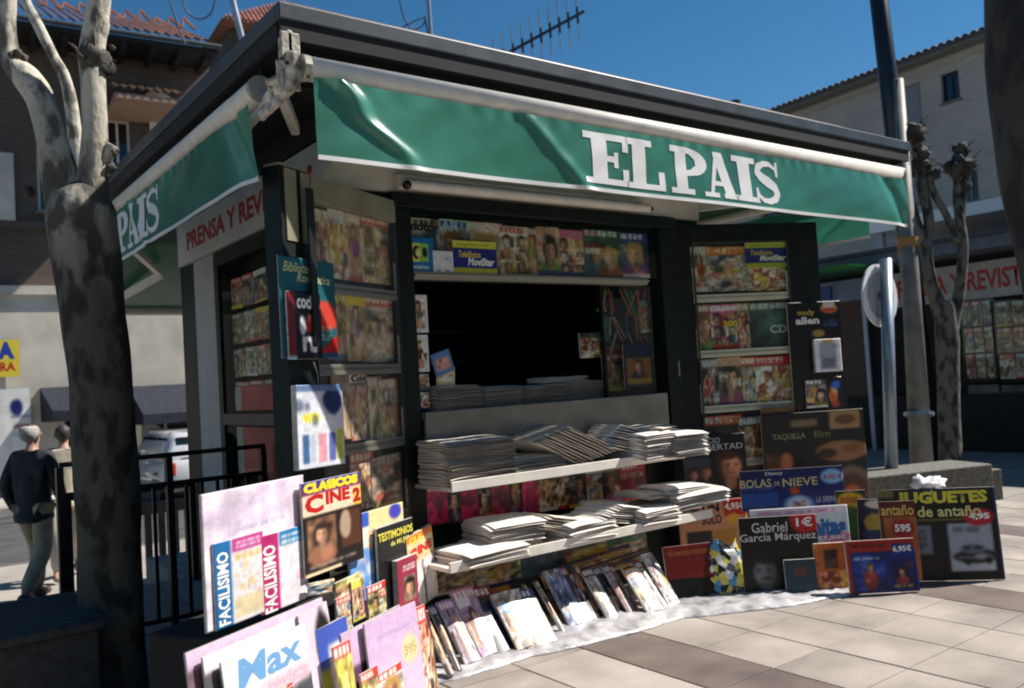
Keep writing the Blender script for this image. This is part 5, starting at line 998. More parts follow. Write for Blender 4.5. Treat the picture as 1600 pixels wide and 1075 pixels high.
g_ = nt_.nodes.new('ShaderNodeNewGeometry'); sz_ = nt_.nodes.new('ShaderNodeSeparateXYZ'); nn_ = nt_.nodes.new('ShaderNodeTexNoise'); nn_.inputs['Scale'].default_value = 4; ma_ = nt_.nodes.new('ShaderNodeMath'); ma_.operation = 'ADD'; mr_ = nt_.nodes.new('ShaderNodeMapRange'); mx_ = nt_.nodes.new('ShaderNodeMix'); mx_.data_type = 'RGBA'; mx_.blend_type = 'MULTIPLY'; mx_.inputs[7].default_value = (.16, .155, .14, 1)
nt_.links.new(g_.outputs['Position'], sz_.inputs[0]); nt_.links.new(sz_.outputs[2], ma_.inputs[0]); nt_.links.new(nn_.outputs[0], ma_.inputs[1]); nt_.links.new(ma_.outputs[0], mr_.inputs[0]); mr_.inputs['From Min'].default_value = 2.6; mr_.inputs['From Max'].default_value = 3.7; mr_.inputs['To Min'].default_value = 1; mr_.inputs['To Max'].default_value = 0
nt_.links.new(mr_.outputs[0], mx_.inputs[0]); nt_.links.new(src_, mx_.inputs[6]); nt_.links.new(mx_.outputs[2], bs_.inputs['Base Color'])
M['twig'] = mat('dead_twig', (.10,.08,.06), .9, var=.3)
def limb(b, P, pts, seg=12, jit=.10):
    """pts: (px, py, radius px) on the vertical plane P facing the viewer; resampled smoothly"""
    q = []
    for (x, y, r) in pts: u, v = P.hit(x, y); x2 = P.hit(x+r, y)[0]; q.append((P.P(u, v, 0), abs(x2-u)))
    out = []; n = len(q)
    for i in range(n-1):
        p0, p1, p2, p3 = q[max(i-1,0)][0], q[i][0], q[i+1][0], q[min(i+2,n-1)][0]
        for k in range(5):
            t = k/5; a = 2*p1+(p2-p0)*t+(2*p0-5*p1+4*p2-p3)*t*t+(3*p1-p0-3*p2+p3)*t**3; out.append((a*.5, q[i][1]*(1-t)+q[i+1][1]*t))
    out.append(q[-1]); b.tube([o[0] for o in out], [o[1] for o in out], seg, jit); return out[-1]
def knot(b, tw, P, x, y, rpx, n=10, seed=1, up=0):
    u, v = P.hit(x, y); r = abs(P.hit(x+rpx, y)[0]-u); c = P.P(u, v, .0); rr = random.Random(seed)
    b.ball(c, r, 12, .35, seed=seed)
    for k in range(5):
        a = rr.uniform(0, 6.28); d = Vector((math.cos(a), math.sin(a), rr.uniform(-.5, .9))).normalized(); b.ball(c+d*r*.8, r*rr.uniform(.3, .55), 8, .3, seed=seed+k)
    for k in range(n):
        a = rr.uniform(0, 6.28); d = Vector((math.cos(a), math.sin(a), rr.uniform(-.4, 1.0)+up)).normalized(); L = r*rr.uniform(.7, 1.5)
        tw.tube([c+d*r*.6, c+d*(r*.6+L*.5)+Vector((rr.uniform(-.2,.2), rr.uniform(-.2,.2), .1))*r, c+d*(r*.6+L)+Vector((0,0,.3*r))], [r*.09, r*.06, r*.03], 5)
def tree(label, P, basepx, trunk, limbs, knots, mt='bark'):
    u, v = P.hit(*basepx); base = P.P(u, 0, 0); base.z = P.o.z
    t = thing('plane_tree', tuple(base), label, 'tree')
    b = MB(); limb(b, P, trunk, 18, .05); part('trunk', b, M[mt], t, smooth=True)
    for l_ in limbs: b = MB(); limb(b, P, l_, 12, .08); part('limb', b, M[mt], t, smooth=True)
    for i, k_ in enumerate(knots):
        b = MB(); tw = MB(); knot(b, tw, P, *k_[:3], n=k_[3] if len(k_) > 3 else 8, seed=i+int(basepx[0])); o = part('pollard_knot', b, M['bark_mid'], t, smooth=True)
        if k_[3:] != (0,): tag(part('twigs', tw, M['twig'], o), kind='stuff')
T1 = Plane((1.02, 5.05), -37)
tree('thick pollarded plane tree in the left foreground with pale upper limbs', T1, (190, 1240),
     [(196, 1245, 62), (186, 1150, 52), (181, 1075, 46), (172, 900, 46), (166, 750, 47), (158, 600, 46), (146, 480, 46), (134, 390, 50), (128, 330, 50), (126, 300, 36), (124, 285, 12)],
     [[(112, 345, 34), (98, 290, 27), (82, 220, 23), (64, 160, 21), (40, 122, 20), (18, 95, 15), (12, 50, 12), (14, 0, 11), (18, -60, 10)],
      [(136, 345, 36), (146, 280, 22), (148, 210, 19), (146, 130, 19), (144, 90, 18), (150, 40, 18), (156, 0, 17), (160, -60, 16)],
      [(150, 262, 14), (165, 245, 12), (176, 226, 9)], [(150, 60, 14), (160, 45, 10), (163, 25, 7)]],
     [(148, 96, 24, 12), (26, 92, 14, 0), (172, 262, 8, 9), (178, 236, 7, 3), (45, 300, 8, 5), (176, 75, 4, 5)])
T2 = Plane(tuple((EYE+FWD*2.9).xy), -37)
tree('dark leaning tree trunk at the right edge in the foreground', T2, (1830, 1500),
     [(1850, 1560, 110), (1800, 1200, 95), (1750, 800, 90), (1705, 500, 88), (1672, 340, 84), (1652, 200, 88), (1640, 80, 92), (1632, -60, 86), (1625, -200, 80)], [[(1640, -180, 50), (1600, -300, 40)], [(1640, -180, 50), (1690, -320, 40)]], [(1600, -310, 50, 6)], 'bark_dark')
T3 = Plane((10.6, 5.4), -37)
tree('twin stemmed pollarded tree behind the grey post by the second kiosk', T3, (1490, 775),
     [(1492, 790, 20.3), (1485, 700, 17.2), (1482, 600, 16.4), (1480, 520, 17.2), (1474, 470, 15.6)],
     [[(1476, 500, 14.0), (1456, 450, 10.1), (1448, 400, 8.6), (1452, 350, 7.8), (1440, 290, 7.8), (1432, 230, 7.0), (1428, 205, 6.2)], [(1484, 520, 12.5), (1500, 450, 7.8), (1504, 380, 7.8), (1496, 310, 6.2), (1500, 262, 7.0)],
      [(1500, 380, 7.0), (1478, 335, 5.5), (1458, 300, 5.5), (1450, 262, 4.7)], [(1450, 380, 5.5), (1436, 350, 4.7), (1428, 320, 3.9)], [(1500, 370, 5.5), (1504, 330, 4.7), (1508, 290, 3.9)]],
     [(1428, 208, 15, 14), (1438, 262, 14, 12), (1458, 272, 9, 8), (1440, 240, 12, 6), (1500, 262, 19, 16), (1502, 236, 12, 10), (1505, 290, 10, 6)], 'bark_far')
T5 = Plane((1.2, 7.2, 0), -37)
t5 = thing('tree_branch_stem', tuple(T5.P(T5.hit(112, 500)[0], 0, 0)), 'slim rear tree with one pale branch, mostly hidden by the thick left trunk', 'tree')
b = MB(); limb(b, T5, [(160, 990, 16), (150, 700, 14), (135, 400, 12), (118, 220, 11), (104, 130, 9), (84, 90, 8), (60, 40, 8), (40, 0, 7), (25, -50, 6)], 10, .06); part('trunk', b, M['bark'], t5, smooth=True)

# ------------------------------------------------------------------ railings, blocks, posts
RM = mat('railing_black_paint', (.010, .012, .014), .45, var=.3)
r1 = thing('railing', (1.6, 6.0, 0), 'black two rail balustrade between the left tree and the kiosk', 'railing')
for z in (1.19, 1.00, .12): b = MB(); b.box(.95, 2.26, 5.985, 6.015, z-.015, z+.015); part('rail', b, RM, r1)
for i in range(13):
    b = MB(); x = .98+i*.104; b.box(x-.011, x+.011, 5.99, 6.01, .135, .985); part('baluster', b, RM, r1)
for x in (.95, 1.6, 2.24): b = MB(); b.box(x-.02, x+.02, 5.97, 6.03, 0, 1.175); part('post', b, RM, r1)
r2 = thing('railing', (1.7, 7.7, 0), 'lower black handrail with end post behind the tree on the terrace edge', 'railing')
b = MB(); b.box(1.25, 2.26, 7.68, 7.72, .80, .84); part('rail', b, RM, r2)
for x in (1.27, 1.78, 2.24): b = MB(); b.box(x-.025, x+.025, 7.675, 7.725, 0, .798); part('post', b, RM, r2)
WD = mat('fence_wood', (.34, .22, .16), .8, var=.2, scale=12)
fn = thing('wooden_fence', (2.5, 9.9, -.4), 'low tan slatted wooden fence behind the black balustrade', 'fence')
b = MB(); b.box(1.9, 3.6, 9.88, 9.94, .34, .46); part('rail', b, WD, fn)
for i in range(12): b = MB(); x = 1.95+i*.14; b.box(x, x+.07, 9.89, 9.93, -.4, .338); part('slat', b, WD, fn)
b = MB(); b.box(-1.6, .90, 4.72, 5.52, 0, .45); b.box(-1.63, .93, 4.69, 5.55, .45, .50); solo('stone_bench', b, mat('shaded_stone', (.045,.047,.045), .85, var=.3, scale=20, bump=.3), 'long low stone block in shade behind the left tree trunk', 'bench', bevel=.015)  # stone darkened in colour to stand for the shade it lies in
PB = Plane(tuple(at(1556, 792, z=0).xy), -20)
b = MB(); b.pbox(PB, -3.1, 0, 0, .43, -.55, 0); sb_ = solo('stone_bench', b, M['granite'], 'long pale stone block at the foot of the grey post on the right', 'bench', bevel=.015)
b = MB(); b.pbox(PB, .03, .16, .05, .36, -.4, -.05); solo('bollard_stub', b, M['granite'], 'short stone stub at the right end of the pale stone block', 'block', bevel=.01)
p0 = at(1404, 125, y=5.55); p1 = at(1441, 735, y=5.2)
d = (p0-p1); g0 = p1-d*(p1.z/d.z)
lp = thing('grey_post', tuple(g0), 'pale grey concrete post leaning left behind the stone block', 'post')
b = MB(); b.tube([g0, g0.lerp(p0, .5), p0], [.13, .10, .06], 16); part('shaft', b, M['lamp_grey'], lp, smooth=True)
b = MB(); b.tube([g0.lerp(p0, .17), g0.lerp(p0, .178)], .165, 16); part('band', b, M['sign_grey'], lp)
b = MB(); b.tube([g0.lerp(p0, .57), g0.lerp(p0, .59)], .128, 16); part('orange_mark', b, mat('orange_paint', (.4,.2,.05), .6), lp)
q0 = at(1371, -20, y=5.9); q1 = at(1402, 245, y=5.9); d = q0-q1; g1 = q1-d*(q1.z/d.z)
lp2 = thing('lamp_post', tuple(g1), 'tall black lamp post rising above the kiosk roof beside the grey post', 'lamp post')
b = MB(); b.tube([g1, g1+d*4.2], [.14, .10], 16); part('shaft', b, M['lamp_black'], lp2, smooth=True)
top = g1+d*4.2; b = MB(); b.tube([top, top+Vector((0,0,.3)), top+Vector((-.6,-.2,.45))], .05, 8); b.ball(top+Vector((-.8,-.25,.42)), .2, 12, sz=(1.6,.8,.5)); part('lantern', b, M['lamp_black'], lp2, smooth=True)
sgx = at(1389, 745, z=.35); SGP = Plane((sgx.x, sgx.y), 0)
sg = thing('road_sign', (sgx.x, sgx.y, 0), 'round white traffic sign seen almost edge on on a grey pole', 'sign')
u, v = SGP.off(-.10).hit(1373, 462); tu, tv = SGP.hit(1384, 405)
b = MB(); b.tube([(sgx.x+.02, sgx.y, 0), SGP.P(tu, tv, 0)], .062, 14); part('pole', b, M['sign_grey'], sg, smooth=True)
cs = SGP.P(u, v, -.10); dn = Vector((.0, -1, 0)).normalized()
b = MB(); b.tube([cs, cs+dn*.02], .33, 32); ds = part('disc', b, M['sign_white'], sg)
b = MB(); b.tube([cs+dn*.021, cs+dn*.024], .25, 32); part('inner_disc', b, mat('sign_blue_grey', (.33,.38,.42), .4), ds)
b = MB(); b.tube([cs+dn*.026, cs+dn*.04], .05, 12); part('reflector', b, M['red'], ds)
b = MB(); b.bar(cs+dn*.03+Vector((0,0,-.24)), cs+dn*.03+Vector((0,0,.3)), .09, .012); part('bar', b, M['sign_white'], ds)

# ------------------------------------------------------------------ second kiosk to the right
K2X = 14.0
KP = Plane((K2X, 0, 0), -90)
ku = lambda px, py: KP.hit(px, py)
b_v = ku(1500, 470)[1]; t_v = ku(1500, 414)[1]; uL = ku(1262, 500)[0]; uR = 1.5
k2 = thing('newspaper_kiosk', (K2X+2, -uL/2, 0), 'second newspaper kiosk in the right background, red letters on its pale band', 'kiosk')
b = MB(); b.box(K2X+.05, K2X+4, -uR+.01, -uL-.01, 0, t_v+.35); part('body', b, M['interior'], k2)
b = MB(); b.pbox(KP, ku(1385, 450)[0], uR, b_v, t_v, .0, .04); bd2 = part('sign_band', b, mat('far_band_shaded', (.42,.41,.38), .5), k2)  # band tone lowered in its colour for the kiosk's shaded side
lu0 = ku(1396, 450)[0]; lu1 = ku(1597, 430)[0]; wd = (lu1-lu0)
words('PRENSA Y REVISTAS', KP, lu0-.05, lu0+wd*1.16, b_v+.13, t_v-.12, .043, M['red'], bd2, .03)
b = MB(); b.pbox(KP, uL, uR+.6, t_v+.12, t_v+.30, -4.6, .75); rf2 = part('roof', b, mat('roof_blue_grey', (.12,.15,.19), .6), k2)
b = MB(); b.pbox(KP, uL-.1, uR+.7, t_v+.30, t_v+.36, -4.7, .85); part('roof_edge', b, M['fascia'], rf2)
for px0, px1 in ((1508, 1556), (1560, 1640)):
    u0, u1 = ku(px0, 520)[0], ku(px1, 520)[0]; z1_, z0_ = ku(px0, 470)[1], ku(px0, 592)[1]
    n_ = 3
    for r_ in range(3):
        for i in range(n_):
            zz0 = z0_+(z1_-z0_)*r_/3; ww = (u1-u0)/n_
            me = covmesh(random_cover(700+i+r_*5+px0, rnd.choice([(.6,.55,.5), (.5,.5,.55), (.62,.5,.42)]), R1, rnd.choice(['photo', 'grid']), 12, 16), ww-.02, (z1_-z0_)/3-.03, .01, .004)
            o = link('magazine', me, [M['print'], M['paper']], M=KP.mat(u0+ww*(i+.5), zz0, .052)); tag(o, 'magazine in second kiosk window, %s pane, %s row, %s from left' % ('left' if px0 < 1560 else 'right', ('bottom', 'middle', 'top')[r_], ORD[i]), 'magazine', 'magazines in the second kiosk window')
    f = MB(); f.pbox(KP, u0-.05, u1+.05, z0_-.06, z0_, .0, .08); f.pbox(KP, u0-.05, u0-.01, z0_, z1_, .0, .08); part('window_frame', f, FR, k2)
    f = MB(); f.pbox(KP, u0-.01, u1+.05, z0_, z1_, .075, .08); part('pane', f, M['glass'], k2)
    f = MB(); f.pbox(KP, u0, u1, z0_-.5, z0_-.1, .0, .05); part('lower_panel', f, mat('dim_poster', (.10,.11,.10), .5, var=.5, scale=3), k2)
u0, u1 = ku(1308, 520)[0], ku(1356, 520)[0]; b = MB(); b.pbox(KP, u0, u1, ku(1330, 640)[1], ku(1330, 470)[1], .0, .05); part('brown_door', b, mat('brown_door', (.07,.035,.025), .6), k2)
b = MB(); b.pbox(KP, ku(1274, 470)[0], ku(1385, 455)[0], ku(1330, 470)[1], ku(1330, 437)[1], 0, .05); part('blue_band', b, mat('blue_band', (.16,.22,.34), .5, var=.15), k2)
b = MB(); b.pbox(KP, ku(1274, 470)[0], ku(1302, 455)[0], ku(1290, 476)[1], ku(1290, 450)[1], .05, .1); part('blue_sign', b, mat('blue_sign', (.03,.07,.25), .5), k2)
b = MB(); b.pbox(KP, ku(1366, 500)[0], ku(1372, 500)[0], 0, ku(1366, 470)[1], .3, .36); part('corner_post', b, M['sign_grey'], k2)
b = MB(); b.pbox(KP, uL, uR, 0, .9, .06, .12); part('lower_panel', b, FR, k2)
b = MB(); b.pbox(KP, uL+.4, ku(1420, 560)[0], t_v+.08, t_v+.11, .0, 1.6); part('green_awning', b, M['green2'], k2)
# white flat canopy over the kiosk
KP3 = Plane((17.5, 0, 0), -90)
w0 = KP3.hit(1432, 352); w1 = KP3.hit(1568, 305)
cn = thing('flat_canopy', (17.5, 0, 0), 'white edged flat canopy between the second kiosk and brick building', 'canopy')
zc0 = KP3.hit(1432, 352)[1]; zc1 = KP3.hit(1432, 333)[1]
b = MB(); b.pbox(KP3, w0[0]-1.2, 6, zc0, zc1, -4, 0); part('slab', b, M['white'], cn)
for uu in (w0[0]-1, 2, 5.5): b = MB(); b.pbox(KP3, uu, uu+.15, 0, zc0-.003, -.3, -.15); part('column', b, M['sign_grey'], cn)
b = MB(); b.pbox(KP3, w0[0]-1, 5.9, .0, zc0-.4, -3.8, -1); part('back_room', b, mat('dim_wall', (.035,.045,.06), .8), cn)

# ------------------------------------------------------------------ buildings
def brickmat(name, c1, c2, mo, bw=.24, rh=.075):
    m = bpy.data.materials.new(name); m.use_nodes = True; n = m.node_tree.nodes; l = m.node_tree.links; b = n['Principled BSDF']; b.inputs['Roughness'].default_value = .85
    tc = n.new('ShaderNodeTexCoord'); sp = n.new('ShaderNodeSeparateXYZ'); cb = n.new('ShaderNodeCombineXYZ'); ad = n.new('ShaderNodeMath'); ad.operation = 'ADD'
    l.new(tc.outputs['Object'], sp.inputs[0]); l.new(sp.outputs[0], ad.inputs[0]); l.new(sp.outputs[1], ad.inputs[1]); l.new(ad.outputs[0], cb.inputs[0]); l.new(sp.outputs[2], cb.inputs[1])
    br = n.new('ShaderNodeTexBrick'); br.inputs['Scale'].default_value = 1; br.inputs['Brick Width'].default_value = bw; br.inputs['Row Height'].default_value = rh; br.inputs['Mortar Size'].default_value = .008
    br.inputs['Color1'].default_value = (*c1, 1); br.inputs['Color2'].default_value = (*c2, 1); br.inputs['Mortar'].default_value = (*mo, 1); l.new(cb.outputs[0], br.inputs[0])
    nz = n.new('ShaderNodeTexNoise'); nz.inputs['Scale'].default_value = .7; nz.inputs['Detail'].default_value = 8; l.new(tc.outputs['Object'], nz.inputs[0])
    mx = n.new('ShaderNodeMix'); mx.data_type = 'RGBA'; mx.blend_type = 'MULTIPLY'; mx.inputs[0].default_value = .45; l.new(br.outputs[0], mx.inputs[6]); l.new(nz.outputs[0], mx.inputs[7]); l.new(mx.outputs[2], b.inputs['Base Color'])
    return m
M['brickw'] = brickmat('pale_brick', (.52,.50,.46), (.44,.42,.38), (.34,.32,.29))
M['brickd'] = brickmat('brown_brick', (.16,.11,.085), (.12,.085,.065), (.10,.09,.08))
M['render'] = mat('cream_render', (.60,.55,.46), .85, var=.14, scale=1.5, bump=.2)
M['tiles'] = mat('clay_tiles', (.42,.19,.13), .8, var=.35, scale=2.5)
M['winglass'] = glass('house_glass', (.05,.06,.07), 1.7)
M['shutter'] = mat('grey_shutter', (.20,.22,.24), .6, var=.1)
def tiles(pl, u0, u1, n0, v0, n1, v1, pitch=.24, course=.42):
    """barrel tiles between the eave (n0, v0) and the ridge (n1, v1)"""
    b = MB(); L = math.hypot(n1-n0, v1-v0); nc = int(L/course); nu = int((u1-u0)/pitch); prof = [(0,-.0), (.18,.055), (.5,.09), (.82,.055), (1,0)]
    for c_ in range(nc):
        vs = []
        for e, lift in ((c_/nc, .035), ((c_+1)/nc+.01, 0)):
            for i in range(nu):
                for (a, h) in prof[:-1]: vs.append(pl.P(u0+(i+a)*pitch, v0+(v1-v0)*e+h+lift, n0+(n1-n0)*e))
            vs.append(pl.P(u0+nu*pitch, v0+(v1-v0)*e+lift, n0+(n1-n0)*e))
        k = len(vs)//2; b.add(vs, [(i, i+1, k+i+1, k+i) for i in range(k-1)])
    return b
def window(pl, u0, u1, v0, v1, bld, frame=None, depth=.16, shutter=0, sill=True):
    f = MB(); w_ = .06
    for a, b_, c_, d_ in ((u0, u0+w_, v0, v1), (u1-w_, u1, v0, v1), (u0+w_, u1-w_, v0, v0+w_), (u0+w_, u1-w_, v1-w_, v1), ((u0+u1)/2-.025, (u0+u1)/2+.025, v0+w_, v1-w_)): f.pbox(pl, a, b_, c_, d_, -depth, -depth+.05)
    o = part('window', f, frame or M['cream'], bld)
    g_ = MB(); g_.pbox(pl, u0+w_, u1-w_, v0+w_, v1-w_, -depth-.02, -depth+.01); part('pane', g_, M['winglass'], o)
    if shutter: g_ = MB(); g_.pbox(pl, u0+w_, u1-w_, v1-w_-(v1-v0)*shutter, v1-w_, -depth+.052, -depth+.07); part('shutter', g_, M['shutter'], o)
    if sill: g_ = MB(); g_.pbox(pl, u0-.06, u1+.06, v0-.07, v0-.003, -depth, .06); part('sill', g_, M['granite'], o)
def wall(pl, u0, u1, v0, v1, holes, n0, n1, mt, parent, name='wall'):
    """wall slab with rectangular openings"""
    us = sorted({u0, u1, *[h[0] for h in holes], *[h[1] for h in holes]}); vs = sorted({v0, v1, *[h[2] for h in holes], *[h[3] for h in holes]})
    b = MB()
    for i in range(len(us)-1):
        run = None
        for j in range(len(vs)-1):
            cu, cv = (us[i]+us[i+1])/2, (vs[j]+vs[j+1])/2; solid = not any(h[0] < cu < h[1] and h[2] < cv < h[3] for h in holes)
            if solid: run = (run[0] if run else vs[j], vs[j+1])
            if (not solid or j == len(vs)-2) and run: b.pbox(pl, us[i], us[i+1], run[0], run[1], n0, n1); run = None
    return part(name, b, mt, parent)
# left building
BL = Plane((0, 24, -.46), -5)
G = -.0
ev = BL.off(1.3); e_v = ev.hit(180, 44)[1]
bl = thing('town_house', (-2, 24.5, -.46), 'old tile roofed town house with deep dark eaves behind the left tree', 'building')
h = lambda x0, y0, x1, y1: (BL.hit(x0, y1)[0], BL.hit(x1, y1)[0], BL.hit(x0, y1)[1], BL.hit(x0, y0)[1])
wl0 = h(95, 185, 120, 300); wn = [h(168, 185, 207, 300), h(228, 160, 262, 212), h(60, 230, 90, 330), h(300, 180, 335, 280), (3.2, 4.2, 4.4, 6.0), (-6.5, -5.4, 4.4, 6.2), (-9.5, -8.4, 4.4, 6.2), (-6.5, -5.4, 7.2, 8.8)]
v1f = BL.hit(60, 462)[1]
UW0, UW1 = -16, 7.5
wn = [w_ for w_ in wn if w_[2] > v1f+.2]
wall(BL, UW0, UW1, v1f+.02, e_v-.02, wn, -.35, 0, M['brickd'], bl)
for i, w_ in enumerate(wn): window(BL, *w_, bl, shutter=.5 if i % 2 else 0)
shops = [h(105, 610, 215, 800), h(225, 640, 305, 800), (-9, -6.5, .1, 2.4)]
shops = [(a, b_, max(.06, c_), d_) for a, b_, c_, d_ in shops]
wall(BL, UW0, UW1+6, 0, v1f, shops, -.35, .12, M['render'], bl, 'lower_wall')
for s_ in shops: window(BL, s_[0], s_[1], s_[2], s_[3], bl, frame=M['shutter'], sill=False)
b = MB(); b.pbox(BL, UW0, UW1, v1f-.0+.003, v1f+.22, .0, .22); part('cornice', b, M['render'], bl)
for (px0, py0, px1, py1, mt) in ((0, 240, 24, 345, 'render'), (168, 300, 207, 340, 'render'), (0, 345, 100, 356, 'brickd')):
    q = h(px0, py0, px1, py1); b = MB(); b.pbox(BL, q[0]-(3 if px0 == 0 else 0), q[1], q[2], q[3], .003, .14); part('facade_panel', b, M[mt], bl)
q = h(214, 152, 276, 215); b = MB(); b.prism(BL, [(q[0], q[3]-.35), (q[1], q[3]-.35), (q[1]-.1, q[3]-.1), ((q[0]+q[1])/2, q[3]+.25), (q[0]+.1, q[3]-.1)], .003, .35); b.pbox(BL, q[0]+.3, q[0]+.5, q[2], q[3]-.353, .003, .2); b.pbox(BL, q[1]-.25, q[1]-.05, q[2], q[3]-.353, .003, .2)
part('pediment', b, M['white_metal'], bl)
b = MB(); b.pbox(BL, UW0-.5, UW1+.2, e_v-.25, e_v-.14, -.3, 1.25); part('eave_boards', b, M['soffit'], bl)
for i in range(36): x = UW0+.3+i*.66; b = MB(); b.pbox(BL, x, x+.12, e_v-.42, e_v-.253, -.0, 1.15); part('rafter_end', b, M['soffit'], bl)
b = MB(); b.tube([ev.P(UW0-.5, e_v-.08), ev.P(UW1+.3, e_v-.08)], .07, 8); part('gutter', b, M['fascia'], bl)
tag(part('roof_tiles', tiles(BL, UW0-.5, UW1+.2, 1.35, e_v-.05, -3.3, e_v+2.15), M['tiles'], bl), kind='stuff')
b = MB()
for i in range(60): u = UW0-.4+i*.41; b.tube([BL.P(u, e_v+2.2, -3.3), BL.P(u+.05, e_v+2.38+.08*(i % 3), -3.3), BL.P(u+.38, e_v+2.22, -3.3)], .06, 5)
tag(part('ridge_tiles', b, M['tiles'], bl), kind='stuff')
# small tiled porch roof over the window
cq = BL.off(1.9).hit(178, 112); cq2 = BL.off(1.9).hit(298, 150)
pr = part('porch_roof', tiles(BL, cq[0], cq2[0], 1.9, cq2[1]-.05, .3, cq2[1]+.62, .2, .3), mat('old_tiles', (.26,.17,.10), .85, var=.4), bl); pr['kind'] = 'stuff'
b = MB(); b.pbox(BL, cq[0], cq2[0], cq2[1]-.22, cq2[1]-.10, .003, 1.85); part('porch_beam', b, WD, bl)
# higher wing with hipped roof
BL2 = BL.off(-3.6); a_ = BL2.hit(348, 34); z_ = BL2.hit(520, 50); ap = BL2.off(-1.5).hit(448, -2)
b = MB(); b.pbox(BL2, a_[0]+.3, z_[0]+2, 6, a_[1]-.05, -4, -.4); part('wing_wall', b, M['brickd'], bl)
E0, E1, EV = a_[0]-.1, z_[0]+2.6, a_[1]; AX = (ap[0]); AV = ap[1]
b = MB(); b.add([BL2.P(E0, EV, .3), BL2.P(E1, EV, .3), BL2.P(AX, AV, -1.8), BL2.P(E0, EV, -4.4), BL2.P(E1, EV, -4.4)], [(0,1,2), (0,2,3), (1,4,2), (3,2,4), (0,3,4,1)]); wr = part('hip_roof', b, M['tiles'], bl)
b = MB()
for i in range(40):
    t = i/40; u = E0+(E1-E0)*t; tt = min(1, (u-E0)/(AX-E0)) if u < AX else max(0, (E1-u)/(E1-AX)); b.tube([BL2.P(u, EV+.04, .3), BL2.P(u, EV+.04+(AV-EV)*tt, .3-2.1*tt)], .05, 5)
tag(part('hip_tiles', b, M['tiles'], wr), kind='stuff')
# shop front things on the left building
SB = BL.off(.2)
q = SB.hit(-60, 592); q2 = SB.hit(29, 531); c = Cov(60, 30, (.88,.80,.25))
o = link('shop_sign', covmesh(c, q2[0]-q[0], q2[1]-q[1], .06, 0), [M['print'], M['paper']], M=SB.mat((q[0]+q2[0])/2, q[1], 0)); tag(o, 'yellow shop sign with red letters and a blue mark at the left edge', 'sign')
letter(o, 'PINTURA', (.05,.15,.93,.40), (.75,.15,.1), .06, q2[0]-q[0], q2[1]-q[1], .04); letter(o, 'A', (.62,.48,.92,.95), (.15,.25,.6), .06, q2[0]-q[0], q2[1]-q[1], .08)
q = SB.hit(-30, 800); q2 = SB.hit(47, 606); c = Cov(40, 60, (.88,.88,.86)); c.ell(.72,.82,.12,.08,(.12,.14,.4)); c.rect(.6,.72,.95,.74,(.4,.45,.6)); c.rect(.65,.62,.95,.65,(.6,.35,.4)); c.rect(.62,.55,.9,.56,(.5,.55,.6)); c.rect(.98,0,1,1,(.7,.68,.45))
o = link('shop_poster', covmesh(c, q2[0]-q[0], q2[1]-max(.05, q[1]), .05, 0), [M['print'], M['paper']], M=SB.mat((q[0]+q2[0])/2, max(.05, q[1]), 0)); tag(o, 'white shop panel with small blue emblem behind the walking man', 'sign')
navy = mat('shadow_navy', (.014,.019,.034), .8, var=.3)  # dark awning shapes added where the wall carries only a shadow
for (x0, y0, x1, y1, d_, lb) in ((62, 606, 168, 650, 1.1, 'dark blue awning standing for a wall shadow behind the heads of the walkers'), (200, 604, 306, 655, 1.0, 'dark blue awning standing for a wall shadow above the white car')):
    a0 = BL.off(.13).hit(x0, y0); a1 = BL.off(.13).hit(x1, y0); z0_ = BL.off(.13).hit(x0, y1)[1]
    b = MB(); P = BL.P; b.add([P(a0[0], a0[1], .13), P(a1[0], a0[1], .13), P(a1[0]-.2, z0_+.1, d_), P(a0[0]+.2, z0_+.1, d_), P(a0[0]+.2, z0_-.15, d_), P(a1[0]-.2, z0_-.15, d_)], [(0,3,2,1), (3,4,5,2)]); b.add([P(a0[0], a0[1], .13), P(a0[0]+.2, z0_+.1, d_), P(a0[0]+.2, z0_-.15, d_), P(a0[0], z0_-.15, .13)], [(0,1,2,3)]); b.add([P(a1[0], a0[1], .13), P(a1[0]-.2, z0_+.1, d_), P(a1[0]-.2, z0_-.15, d_), P(a1[0], z0_-.15, .13)], [(0,3,2,1)])
    solo('shadow_awning', b, navy, lb, 'awning')

# right building: pale brick, seen along its side
BRp = Plane((25.5, 8, 0), -95)
hr = lambda x0, y0, x1, y1: (BRp.hit(x0, (y0+y1)/2)[0], BRp.hit(x1, (y0+y1)/2)[0], BRp.hit((x0+x1)/2, y1)[1], BRp.hit((x0+x1)/2, y0)[1])
br_ = thing('brick_house', (29, 8, 0), 'pale brick house with a sloping looking tiled eave in the right background', 'building')
evr = BRp.off(.6).hit(1400, 100)[1]
U0, U1 = BRp.hit(1120, 250)[0], BRp.hit(1640, 200)[0]+3
wr_ = [hr(1470, 112, 1499, 158), hr(1407, 132, 1440, 200), hr(1500, 255, 1528, 315), hr(1407, 250, 1440, 320), (U0+2, U0+3, 3.2, 4.6), (U0+2, U0+3, 6.2, 7.4)]
wall(BRp, U0, U1, 0, evr-.15, wr_, -.3, 0, M['brickw'], br_)
for i, w_ in enumerate(wr_): window(BRp, *w_, br_, frame=M['lamp_black'] if i == 0 else M['shutter'], shutter=1.0 if i in (1, 3) else 0)
b = MB(); b.pbox(BRp, U0-.3, U1, evr-.15, evr-.02, -.3, .6); part('eave', b, M['granite'], br_)
b = MB(); b.pbox(BRp, U0-.3, U1, evr-.35, evr-.153, .003, .12); part('cornice', b, M['brickw'], br_)
b = MB(); b.tube([BRp.P(U0-.3, evr+.0, .62), BRp.P(U1, evr, .62)], .06, 8); part('gutter', b, M['fascia'], br_)
